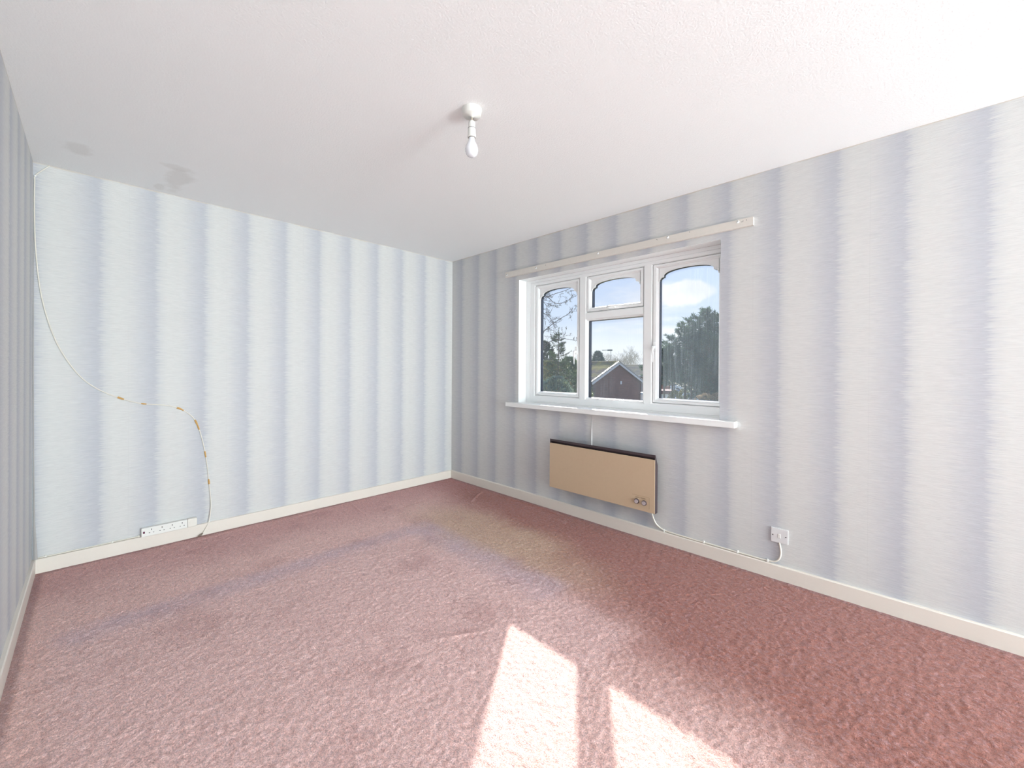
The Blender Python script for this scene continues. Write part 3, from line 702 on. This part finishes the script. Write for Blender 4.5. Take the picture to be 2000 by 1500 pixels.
def tris_obj(name, P, material, parent):
    """P: (n,3,3) triangles"""
    P = np.asarray(P, np.float32); n = len(P); me = bpy.data.meshes.new(name)
    me.vertices.add(3*n); me.vertices.foreach_set('co', P.ravel()); me.loops.add(3*n); me.loops.foreach_set('vertex_index', np.arange(3*n, dtype=np.int32))
    me.polygons.add(n); me.polygons.foreach_set('loop_start', np.arange(0, 3*n, 3, dtype=np.int32)); me.update(calc_edges=True); me.validate()
    o = bpy.data.objects.new(name, me); COL.objects.link(o); me.materials.append(material)
    if parent: o.parent = parent; o.matrix_parent_inverse = parent.matrix_world.inverted()
    return o
def sprays(rng, pts, dirs, length, width, k, spread):
    """k narrow blades fanning from every point about its direction"""
    n = len(pts); pts = np.repeat(pts, k, 0); d = np.repeat(dirs, k, 0)+rng.normal(0, spread, (n*k, 3)); d /= np.linalg.norm(d, axis=1)[:, None]
    s = np.cross(d, rng.normal(0, 1, (n*k, 3))); s /= np.linalg.norm(s, axis=1)[:, None]+1e-9
    Ln = length*rng.uniform(.5, 1.3, (n*k, 1)); w = width*rng.uniform(.6, 1.3, (n*k, 1))
    mid = pts+d*Ln*.35
    return np.stack([pts, mid+s*w, pts+d*Ln], 1)

# --- big cypress by the right pane: many upright plumes grown into one crown
def cypress():
    rng = np.random.default_rng(11); base = out(1362, 780, 16.0); base.z = GZ
    t = empty('cypress_tree', base, 'big broad dark green conifer with feathery tips outside the right pane', 'tree', 'trees outside the window')
    plumes = [(-1.50, .1, 4.30, .55), (-1.18, -.2, 4.72, .60), (-.80, .1, 5.15, .65), (-.42, 0, 5.62, .68), (-.05, .1, 5.90, .70), (.26, 0, 6.18, .60), (.58, .1, 5.92, .68), (.92, 0, 5.50, .68), (1.28, .2, 5.1, .70), (1.7, .2, 4.6, .8),
              (-.95, -.5, 4.2, .60), (-.45, -.6, 4.9, .75), (.10, -.6, 5.2, .80), (.60, -.6, 5.0, .80), (1.0, -.5, 4.6, .8)]
    right = Vector((rt.x, rt.y, 0)); right.normalize(); fwd = Vector((fw.x, fw.y, 0)).normalized(); rd = random.Random(3)
    P, D, bm = [], [], bmesh.new()
    for (a, b, h, r) in plumes:
        c = base+right*a+fwd*b; lean = (right*a*.05)
        tube_bm([c, c+lean+Vector((0, 0, h*.5)), c+lean*2+Vector((0, 0, h*.98))], [.09, .045, .006], 6, bm)
        z0 = (3.3 if a < -.35 else 3.0 if a < .05 else 2.35)/h
        for i in range(int(112*(1-z0)*h/3)):
            u = z0+(1-z0)*rd.random()**.9; an = rd.uniform(0, 2*PI); l = r*(.25+.75*min(1, (1-u)*h/1.3)**.8)*rd.uniform(.5, 1.25)+.06
            s0 = c+lean*2*u+Vector((0, 0, h*u*.985)); dr = Vector((math.cos(an), math.sin(an), rd.uniform(.35, 1.0))).normalized()
            if i % 3 == 0: tube_bm([s0, s0+dr*l*.95], [.010, .003], 3, bm)
            n = int(7+20*l)
            for q in range(n):
                w = rd.uniform(.15, 1.0)**.8; sd = Vector((rd.gauss(0, 1), rd.gauss(0, 1), rd.gauss(0, .7)))*.16*l*(1.15-w)
                P.append(s0+dr*l*w+sd); D.append(dr+sd*1.5/(l+.1)+Vector((0, 0, .05)))
    tris_obj('foliage', sprays(rng, np.array(P), np.array(D), .12, .020, 6, .60), leaf_mat('cypress_leaf', srgb(58, 80, 74), srgb(92, 114, 88), 1.6), t)
    obj_bm('trunk', bm, bark, t)
cypress()

# --- young spruce in front of the left pane
def spruce():
    rng = np.random.default_rng(5); rd = random.Random(5); top = out(1091, 641, 14.0); base = Vector((top.x, top.y, GZ)); h = top.z-GZ
    t = empty('spruce_tree', base, 'slender young spruce with a pointed leader outside the left pane', 'tree', 'trees outside the window')
    bm = tube_bm([base, base+Vector((0, 0, h*.6)), top], [.055, .03, .006], 6); P, D = [], []
    z = .35
    while z < h-.12:
        f = (h-z)/h; ln = .12+1.28*f**.85
        for k in range(rd.choice((5, 6, 7))):
            a = rd.uniform(0, 2*PI); l = ln*rd.uniform(.65, 1.1); s = base+Vector((0, 0, z+rd.uniform(-.06, .06)))
            e = s+Vector((math.cos(a)*l, math.sin(a)*l, l*(.42*(1-f)+.10))); m_ = (s+e)/2-Vector((0, 0, l*.06))
            tube_bm([s, m_, e], [.012*f+.004, .007, .003], 4, bm)
            n = int(10+46*l)
            for q in range(n):
                u = rd.uniform(.12, 1); p = s.lerp(e, u); p.z -= l*.12*math.sin(PI*u)
                sd = Vector((-math.sin(a), math.cos(a), 0))*rd.uniform(-.9, .9)*(.30*l*(1-u)+.03)
                P.append(p+sd); D.append((e-s).normalized()+sd.normalized()*.6+Vector((0, 0, .15)))
        z += rd.uniform(.13, .19)
    for q in range(24): P.append(top-Vector((0, 0, rd.uniform(0, .45)))); D.append(Vector((rd.uniform(-1, 1), rd.uniform(-1, 1), .9)))
    tri = sprays(rng, np.array(P), np.array(D), .075, .008, 6, .5)
    obj_bm('trunk', bm, bark, t); tris_obj('foliage', tri, leaf_mat('spruce_leaf', srgb(48, 66, 52), srgb(84, 104, 66), 3), t)
spruce()

# --- leafless tree whose twigs reach in from the left
def bare_tree(name, base, h, label, group, seed, lean=(0, 0, 0), spread=.5, r0=.09, depth=6, buds=True, twig=.010):
    rd = random.Random(seed); t = empty(name, base, label, 'tree', group); bm = bmesh.new(); B = []
    def grow(p, d, l, r, k):
        n = 3; pts = [p.copy()]; q = p.copy(); dd = d.copy()
        for i in range(n):
            dd = (dd+Vector((rd.gauss(0, .16), rd.gauss(0, .16), rd.gauss(.03, .12)))).normalized(); q = q+dd*l/n; pts.append(q.copy())
        r1 = max(r*.62, twig*.45); tube_bm(pts, [r, r*.86, r*.74, r1], 5 if r > .02 else 3, bm)
        if buds and k >= depth-2:
            for pp in pts[1:]:
                for s in range(2): B.append(pp+Vector((rd.gauss(0, .02), rd.gauss(0, .02), rd.gauss(0, .02))))
        if k >= depth: return
        for i in range(3 if k < depth-1 else 2):
            a = rd.uniform(0, 2*PI); s = Vector((math.cos(a), math.sin(a), rd.uniform(-.2, .5)))
            nd = (dd+s*spread*rd.uniform(.7, 1.5)).normalized(); f = pts[rd.choice((2, 3, 3))]
            grow(f, nd, l*rd.uniform(.62, .85), r1 if i == 0 else r1*.8, k+1)
    d0 = (Vector((0, 0, 1))+Vector(lean)).normalized(); grow(Vector(base), d0, h*.30, r0, 0)
    obj_bm('branches', bm, mat('hazed_twigs', srgb(176, 170, 156), .9), t)  # twig colour paled to stand for distance haze
    if buds:
        rng = np.random.default_rng(seed); P = np.array(B); tris_obj('buds', sprays(rng, P, np.tile([[0, 0, 1.]], (len(P), 1)), .035, .012, 2, .8), mat('bud', srgb(92, 88, 76), .8), t)
    return t
def boughs():
    rd = random.Random(8); D_ = 10.5; foot = out(992, 700, D_); foot.z = GZ
    t = empty('bare_tree', foot, 'leafless tree whose fine budding twigs cross the upper left pane', 'tree', 'trees outside the window')
    bm = bmesh.new(); B = []; top = out(985, 470, D_)
    tube_bm([foot, foot.lerp(top, .5)+Vector((.05, 0, 0)), top], [.13, .10, .05], 8, bm)
    def twig(p, d, l, r, k):
        q = p.copy(); pts = [q.copy()]; dd = d.copy()
        for i in range(4):
            dd = (dd+Vector((rd.gauss(0, .13), rd.gauss(0, .13), rd.gauss(.03, .15)))).normalized(); q = q+dd*l/4; pts.append(q.copy())
            if k >= 1:
                B.append(q+Vector((rd.gauss(0, .008), rd.gauss(0, .008), rd.gauss(0, .008))))
        tube_bm(pts, [r, r*.85, r*.7, r*.6, r*.5], 3 if r < .01 else 5, bm)
        if k >= 3: return
        for i in range((3, 2, 2)[k]):
            nd = (dd*.8+Vector((rd.gauss(0, .5), rd.gauss(0, .5), rd.gauss(.1, .6)))).normalized(); twig(pts[rd.choice((1, 2, 3, 4))], nd, l*rd.uniform(.45, .75), max(r*.6, .0022), k+1)
    for path in ([(992, 640), (1030, 605), (1068, 580), (1108, 566), (1122, 556)], [(992, 640), (1030, 600), (1062, 578), (1084, 592), (1104, 590), (1116, 582)],
                 [(992, 700), (1040, 668), (1070, 640), (1095, 622), (1112, 612), (1118, 602)], [(992, 610), (1035, 600), (1060, 610), (1078, 626), (1086, 645)],
                 [(992, 720), (1040, 700), (1074, 668), (1098, 662), (1122, 664)], [(992, 560), (1030, 570), (1062, 590), (1072, 612)], [(992, 720), (1040, 690), (1060, 655), (1066, 628)]):
        dp = rd.uniform(-.5, .5); P_ = catmull([out(x, y, D_+dp*(i/len(path))) for i, (x, y) in enumerate(path)], 4); n = len(P_)
        tube_bm(P_, [.014*(1-.75*i/(n-1)) for i in range(n)], 5, bm)
        for i in range(int(n*.3), n):
            B.append(P_[i].copy())
            if rd.random() < .55:
                d = (P_[min(i+1, n-1)]-P_[i-1]).normalized(); sd = (d+Vector((rd.gauss(0, .5), rd.gauss(0, .5), rd.gauss(.05, .65)))).normalized()
                twig(P_[i], sd, rd.uniform(.12, .30), .0042, 1)
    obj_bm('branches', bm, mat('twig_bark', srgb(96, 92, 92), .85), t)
    rng = np.random.default_rng(2); P = np.array(B); tris_obj('buds', sprays(rng, P, np.tile([[0, 0, 1.]], (len(P), 1)), .030, .012, 2, .8), mat('bud', srgb(100, 98, 88), .8), t)
boughs()

# --- evergreen masses behind the spruce
def bush(name, px, ptop, D, rx, label, seed, c1, c2, cat='shrub', group='shrubs outside the window', blade=.10, n=2600, zb=GZ, wid=.035, k=4, taper=2.2):
    rng = np.random.default_rng(seed); top = out(px, ptop, D); base = Vector((top.x, top.y, zb)); h = top.z-zb
    t = empty(name, base, label, cat, group)
    u = rng.random(n); ang = rng.uniform(0, 2*PI, n); lump = 1+.16*np.sin(ang*3+seed)+.14*np.sin(u*17+ang*5)
    rad = rx*(1-u**taper)**.5*np.sqrt(rng.uniform(.45, 1, n))*lump
    p = np.stack([base.x+rad*np.cos(ang), base.y+rad*np.sin(ang), zb+h*u], -1); d = np.stack([np.cos(ang), np.sin(ang), .4+u], -1)
    tris_obj('foliage', sprays(rng, p, d, blade, wid, k, .6), leaf_mat(name+'_leaf_%d' % seed, c1, c2, 2.5), t)
    st = bmesh.new(); tube_bm([base, base+Vector((0, 0, h*.5)), base+Vector((0, 0, h*.85))], [.06, .04, .01], 5, st); obj_bm('stem', st, bark, t)
    return t
G1, G2 = srgb(74, 94, 66), srgb(140, 146, 92)
bush('round_conifer', 1060, 668, 25, 1.25, 'dark rounded conifer standing behind the spruce at the left pane edge', 31, srgb(58, 64, 60), srgb(84, 88, 74), 'tree', 'trees outside the window', .16, 4200, wid=.05)
bush('laurel_bush', 1070, 708, 17, 1.25, 'yellow green bush behind the spruce, left of its trunk', 32, G1, srgb(168, 156, 104), n=3600, blade=.13, wid=.05)
bush('laurel_bush', 1112, 700, 17.5, 1.05, 'dark green bush behind the spruce, right of its trunk', 33, srgb(66, 92, 70), srgb(112, 134, 84), n=3600, blade=.13, wid=.05)
bush('laurel_bush', 1086, 738, 12.5, 1.15, 'low blue green bush at the foot of the spruce', 34, srgb(84, 112, 116), srgb(136, 150, 118), n=3800, blade=.10, wid=.04)
bush('laurel_bush', 1142, 742, 16.5, .55, 'small green bush at the bottom left corner of the brick gable', 35, G1, G2, n=1500, blade=.10, wid=.04)
bush('garden_shrub', 1318, 765, 15, .50, 'small yellow green shrub in front of the parked cars', 36, srgb(100, 112, 62), srgb(150, 148, 84), n=1500, blade=.08, wid=.035)
bush('garden_shrub', 1336, 762, 16.5, .55, 'olive shrub left of the big conifer trunk', 37, srgb(96, 100, 60), srgb(136, 132, 80), n=1500, blade=.08, wid=.035)
for i, (px, py, lab) in enumerate(((1378, 771, 'clipped brown and green hedge below the big conifer'), (1402, 769, 'hedge end with tan leaves at the lower right pane corner'))):
    bush('low_hedge', px, py, 12.0+2.2*i, .60, lab, 40+i, srgb(92, 92, 66), srgb(168, 148, 120), n=2200, blade=.06, wid=.03, taper=5)

# --- brick bungalow with gable end
def brick_mat(name, c1, c2, mortar, scale):
    m = bpy.data.materials.new(name); m.use_nodes = True; nt = m.node_tree; b = nt.nodes['Principled BSDF']; b.inputs['Roughness'].default_value = .9
    tc = N(nt, 'ShaderNodeTexCoord'); br = N(nt, 'ShaderNodeTexBrick'); nt.links.new(tc.outputs['UV'], br.inputs[0])
    br.inputs['Color1'].default_value = (*c1, 1); br.inputs['Color2'].default_value = (*c2, 1); br.inputs['Mortar'].default_value = (*mortar, 1)
    br.inputs['Scale'].default_value = 1.0; br.inputs['Brick Width'].default_value = .225; br.inputs['Row Height'].default_value = .075; br.inputs['Mortar Size'].default_value = .006
    n = N(nt, 'ShaderNodeTexNoise', i_Scale=.9, i_Detail=5.0); nt.links.new(tc.outputs['Object'], n.inputs[0])
    nt.links.new(mix(nt, math_(nt, 'MULTIPLY', smooth(nt, n.outputs[0], .4, .7), .4), br.outputs[0], srgb(86, 56, 58)), b.inputs['Base Color']); return m
house_brick = brick_mat('house_brick', srgb(118, 74, 70), srgb(98, 62, 60), srgb(132, 114, 108), 1)
def tile_mat(name, c1, c2):
    m = bpy.data.materials.new(name); m.use_nodes = True; nt = m.node_tree; b = nt.nodes['Principled BSDF']; b.inputs['Roughness'].default_value = 1.0; b.inputs['Specular IOR Level'].default_value = .08
    tc = N(nt, 'ShaderNodeTexCoord'); n = N(nt, 'ShaderNodeTexNoise', i_Scale=.8, i_Detail=6.0, i_Roughness=.65); nt.links.new(tc.outputs['Object'], n.inputs[0])
    cr = ramp(nt, [(.38, c1), (.60, c2)]); nt.links.new(n.outputs[0], cr.inputs[0]); nt.links.new(cr.outputs[0], b.inputs['Base Color']); return m
mossy = tile_mat('mossy_tiles', srgb(110, 100, 92), srgb(140, 132, 84)); grey_tile = tile_mat('grey_tiles', srgb(104, 104, 104), srgb(128, 122, 104))
fascia = mat('barge_board', srgb(196, 200, 208), .5)
def uv_planar(o, ax, origin):
    me = o.data; uv = me.uv_layers.new(name='UVMap')
    for l in me.loops:
        v = me.vertices[l.vertex_index].co-origin; uv.data[l.index].uv = (v.dot(ax), v.z)
def roof_slab(name, ridge0, ridge1, down, courses, material, parent):
    """stepped courses of tiles between the ridge line and the eaves"""
    bm = bmesh.new(); ridge0, ridge1, down = Vector(ridge0), Vector(ridge1), Vector(down); n_ = (ridge1-ridge0).cross(down).normalized()
    if n_.z < 0: n_ = -n_
    for i in range(courses):
        a, b = i/courses, (i+1.12)/courses
        lo, hi = down*b, down*a; lift = n_*.028
        prism_bm([ridge0+hi, ridge0+lo+lift, ridge0+lo+lift-n_*.03, ridge0+hi-n_*.03], ridge1-ridge0, bm)
    return obj_bm(name, bm, material, parent, kind='stuff')
def bungalow():
    EL = out(1153, 748, 42.0); ER = out(1255, 746.0, 48.0); ER.z = EL.z
    mid = (EL+ER)/2; d = out(1203.5, 708, 45.0); AP = Vector((mid.x, mid.y, d.z)); ax = (ER-EL); ax.z = 0; wid = ax.length; ax.normalize()
    back = Vector((-ax.y, ax.x, 0))
    if back.dot(Vector((-1, 0, 0))) < 0: back = -back
    Ln = 34
    h = empty('brick_bungalow', (AP.x, AP.y, GZ), 'red brick bungalow gable with mossy tiled roof seen through the centre pane', 'house')
    g = lambda p, z: Vector((p.x, p.y, z))
    a, b = EL+ax*.32, ER-ax*.32
    poly = [g(a, GZ-.1), g(b, GZ-.1), g(b, EL.z+.10), AP-Vector((0, 0, .12)), g(a, EL.z+.10)]
    w = obj_bm('gable_wall', prism_bm(poly, back*.3), house_brick, h); uv_planar(w, ax, a)
    w2 = obj_bm('side_wall', prism_bm([g(a, GZ-.1), g(a, EL.z+.1), g(a, EL.z+.1)+ax*.3, g(a, GZ-.1)+ax*.3], back*Ln), house_brick, h); uv_planar(w2, back, a)
    w3 = obj_bm('side_wall', prism_bm([g(b, GZ-.1), g(b, EL.z+.1), g(b, EL.z+.1)-ax*.3, g(b, GZ-.1)-ax*.3], back*Ln), house_brick, h); uv_planar(w3, back, b)
    fo = -back*.22
    roof_slab('roof_tiles', AP+fo, AP+back*Ln, EL-AP, 22, mossy, h); roof_slab('roof_tiles', AP+fo, AP+back*Ln, ER-AP, 22, mossy, h)
    obj_bm('ridge_tiles', tube_bm([AP+fo*1.2+Vector((0, 0, .05)), AP+back*Ln+Vector((0, 0, .05))], .12, 8), mossy, h)
    for E_ in (EL, ER):
        dn = (E_-AP); n_ = dn.cross(back).normalized(); n_ = n_ if n_.z > 0 else -n_
        p = [AP+fo*1.1+n_*.01, E_+fo*1.1+n_*.01, E_+fo*1.1-n_*.20, AP+fo*1.1-n_*.20]
        obj_bm('barge_board', prism_bm(p, back*.04), fascia, h)
        k = 17; vt = mat('verge_tile', srgb(150, 148, 146), .28, spec=.8)
        for i in range(k):
            c0 = AP+dn*(i/k)+fo*1.25; c1 = AP+dn*((i+.97)/k)+fo*1.25
            obj_bm('verge_tile', prism_bm([c0+n_*.02, c1+n_*.05, c1+n_*.17, c0+n_*.12], back*.20), vt, h)
    vz = out(1219, 748, 45)
    c = g(a, 0)+ax*((vz-a).dot(ax)); c.z = vz.z-.15
    obj_bm('wall_vent', prism_bm([c-back*.03-ax*.12, c-back*.03+ax*.12, c-back*.03+ax*.12+Vector((0, 0, .34)), c-back*.03-ax*.12+Vector((0, 0, .34))], back*.05), fascia, h)
    gp = ER+fo; obj_bm('gutter_end', tube_bm([gp+Vector((0, 0, -.1)), gp+back*4+Vector((0, 0, -.1))], .07, 8), fascia, h)
    obj_bm('downpipe', tube_bm([b-back*.1+ax*.08, g(b-back*.1+ax*.08, GZ)], .035, 6), fascia, h)
    # television aerial on the gable
    base = AP+back*1.0+Vector((0, 0, .16)); tv = empty('television_aerial', base, 'thin television aerial on a mast over the bungalow ridge', 'aerial')
    mp_ = base+Vector((0, 0, 1.19)); left = -Vector((rt.x, rt.y, 0)).normalized()
    am = mat('aerial_metal', srgb(112, 124, 126), .5, metal=.5)
    obj_bm('mast', tube_bm([base, mp_], .028, 6), am, tv)
    obj_bm('boom', tube_bm([mp_+left*-.15, mp_+left*.95+Vector((0, 0, -.03))], .022, 6), am, tv)
    bmr = bmesh.new()
    for i in range(7):
        q = mp_+left*(.05+i*.14); tube_bm([q-back*.18, q+back*.18], .010, 4, bmr)
    obj_bm('elements', bmr, am, tv)
    bx = bmesh.new(); q = mp_
    prism_bm([q+left*.16+Vector((0, 0, -.07)), q-left*.16+Vector((0, 0, -.07)), q-left*.16+Vector((0, 0, .07)), q+left*.16+Vector((0, 0, .07))], back*.30, bx); obj_bm('reflector', bx, am, tv)
bungalow()
def far_house():
    R0, R1 = out(1198, 712, 64), out(1300, 712, 60); R1.z = R0.z; ax = (R1-R0); Ln = ax.length; ax.normalize(); toward = Vector((ax.y, -ax.x, 0))
    if toward.dot(CAM-R0) < 0: toward = -toward
    h = empty('far_house', (R0.x, R0.y, GZ), 'second brick house with plain grey tiled roof behind the gable, right', 'house')
    z_e = out(1257, 733.5, 58).z; down = toward*3.9+Vector((0, 0, z_e-R0.z))
    roof_slab('roof_tiles', R0, R0+ax*Ln, down, 14, grey_tile, h); roof_slab('roof_tiles', R0, R0+ax*Ln, -toward*3.9+Vector((0, 0, z_e-R0.z)), 14, grey_tile, h)
    a = R0+toward*3.5; w = obj_bm('front_wall', prism_bm([Vector((a.x, a.y, GZ)), Vector((a.x, a.y, z_e)), Vector((a.x, a.y, z_e))-toward*.3, Vector((a.x, a.y, GZ))-toward*.3], ax*Ln), house_brick, h); uv_planar(w, ax, a)
    e0 = R0+down; obj_bm('gutter', tube_bm([e0-Vector((0, 0, .06)), e0+ax*Ln-Vector((0, 0, .06))], .09, 6), fascia, h)
    wx = a+ax*(Ln*.50); win_m = mat('far_glass', srgb(120, 150, 190), .1, spec=.8)
    f = obj_bm('window', prism_bm([wx+toward*.02+Vector((0, 0, -2.6)), wx+toward*.02+ax*1.6+Vector((0, 0, -2.6)), wx+toward*.02+ax*1.6+Vector((0, 0, -1.2)), wx+toward*.02+Vector((0, 0, -1.2))], toward*.04), fascia, h)
    obj_bm('pane', prism_bm([wx+toward*.055+ax*.1+Vector((0, 0, -2.5)), wx+toward*.055+ax*1.5+Vector((0, 0, -2.5)), wx+toward*.055+ax*1.5+Vector((0, 0, -1.3)), wx+toward*.055+ax*.1+Vector((0, 0, -1.3))], toward*.02), win_m, f)
far_house()
def shed(name, px0, px1, ptop, D, depth, label, wall_m, roof_m, window=True):
    a = out(px0, ptop, D); b = out(px1, ptop, D); b.z = a.z; ax = (b-a); Ln = ax.length; ax.normalize(); bk = Vector((-ax.y, ax.x, 0)); bk = bk if bk.dot(a-CAM) > 0 else -bk
    h = empty(name, (a.x, a.y, GZ), label, 'outbuilding'); g = lambda p, z: Vector((p.x, p.y, z))
    obj_bm('walls', prism_bm([g(a, GZ), g(b, GZ), g(b, a.z), g(a, a.z)], bk*depth), wall_m, h)
    o_ = .12; p0 = a-ax*o_-bk*o_; obj_bm('roof', prism_bm([p0, p0+ax*(Ln+2*o_), p0+ax*(Ln+2*o_)+Vector((0, 0, .16)), p0+Vector((0, 0, .16))], bk*(depth+2*o_)), roof_m, h)
    if window:
        c = a+ax*(Ln*.35)-bk*.03; obj_bm('window', prism_bm([g(c, a.z-1.15), g(c+ax*(Ln*.45), a.z-1.15), g(c+ax*(Ln*.45), a.z-.6), g(c, a.z-.6)], bk*.05), mat('blue_glass', srgb(96, 128, 160), .15, spec=.8), h)
white_r = mat('white_render', srgb(226, 232, 238), .7); blue_r = mat('blue_roofing', srgb(120, 156, 196), .5)
shed('white_garage', 1246, 1262, 770, 50.5, 2.2, 'white garage with pale blue roof edge right of the bungalow corner', white_r, blue_r)
shed('low_white_outhouse', 1280, 1308, 768.5, 24.0, 2.0, 'low white outhouse at the bottom left of the right pane', white_r, mat('felt_roof', srgb(112, 84, 80), .9, noise=.1, nscale=4), False)
shed('brick_garage', 1278, 1309, 750, 37.0, 5.0, 'red brick garage behind the low white outhouse', mat('garage_brick', srgb(140, 92, 82), .9, noise=.15, nscale=6), mat('garage_roof', srgb(128, 112, 108), .9), False)

# --- parked cars under the conifer
def car(px, py, D, yaw_, col, label):
    p = out(px, py, D); base = Vector((p.x, p.y, GZ)); R_ = Matrix.Rotation(yaw_, 4, 'Z'); T4 = Matrix.Translation(base) @ R_
    c = empty('parked_car', base, label, 'car', None)
    prof = [(-2.05, .35), (-2.1, .62), (-2.0, .86), (-1.55, .95), (-1.0, 1.40), (-.3, 1.47), (.45, 1.42), (1.05, .98), (1.85, .86), (2.08, .66), (2.05, .35)]
    bm = bmesh.new(); rows = []
    for s, wv in ((-1, .78), (-1, .86), (1, .86), (1, .78)):
        rows.append([bm.verts.new((x, s*(wv if z < 1.0 else wv-.16), z)) for x, z in prof])
    for A, B in zip(rows, rows[1:]):
        for i in range(len(prof)-1): bm.faces.new((A[i], A[i+1], B[i+1], B[i]))
    bm.faces.new(rows[0]); bm.faces.new(rows[-1][::-1])
    for v in bm.verts: v.co = T4 @ v.co
    obj_bm('body', bm, mat('car_paint_%d' % int(px), col, .2, spec=.8, coat=.6), c)
    glm = mat('car_glass', srgb(40, 52, 70), .08, spec=.9)
    for s in (-1, 1):
        bm = prism_bm([(-1.35, s*.745, 1.0), (.85, s*.745, 1.0), (.40, s*.70, 1.36), (-.95, s*.70, 1.36)], (0, s*.03, 0))
        for v in bm.verts: v.co = T4 @ v.co
        obj_bm('side_window', bm, glm, c)
    for pts_ in ([(1.07, -.6, .99), (1.07, .6, .99), (.50, .55, 1.41), (.50, -.55, 1.41)], [(-1.52, -.6, .98), (-1.52, .6, .98), (-1.05, .55, 1.38), (-1.05, -.55, 1.38)]):
        dx_ = .03 if pts_[0][0] > 0 else -.03; bm = prism_bm(pts_, (dx_, 0, .02))
        for v in bm.verts: v.co = T4 @ v.co
        obj_bm('windscreen', bm, glm, c)
    for x in (-1.3, 1.3):
        for s in (-1, 1):
            bm = cyl_bm((x, s*.70, .32), (0, s, 0), .32, .32, .18, 18)
            for v in bm.verts: v.co = T4 @ v.co
            obj_bm('wheel', bm, mat('tyre', srgb(36, 36, 38), .8), c)
car(1316, 752, 56, .6, srgb(60, 110, 178), 'blue car parked left of the big conifer trunk')
car(1337, 757, 49, 1.3, srgb(196, 208, 220), 'silver car parked under the big conifer')
car(1310, 742, 82, .3, srgb(222, 228, 236), 'white car farther off above the blue car')

# --- skyline beyond the roofs
bush('skyline_conifer', 1168, 688, 85, 1.9, 'dark conifer rising over the bungalow roof, left of the aerial', 51, srgb(70, 88, 86), srgb(96, 112, 100), 'tree', 'skyline trees', .5, 1500, wid=.16, taper=1.3)
for i, (px, py, D, lab) in enumerate(((1152, 694, 96, 'bare skyline tree at the left edge of the centre pane'), (1183, 692, 118, 'bare skyline tree between dark conifer and aerial'), (1196, 698, 88, 'low bare skyline tree just left of the aerial mast'),
        (1213, 697, 130, 'low bare skyline tree just right of the aerial mast'), (1236, 692, 104, 'rounded bare tree with fanned twigs on the skyline, right of the aerial'), (1251, 699, 90, 'bare skyline tree at the right edge of the centre pane'))):
    q = out(px, py, D); hh = q.z-GZ+2; b_ = Vector((q.x, q.y, q.z-hh))
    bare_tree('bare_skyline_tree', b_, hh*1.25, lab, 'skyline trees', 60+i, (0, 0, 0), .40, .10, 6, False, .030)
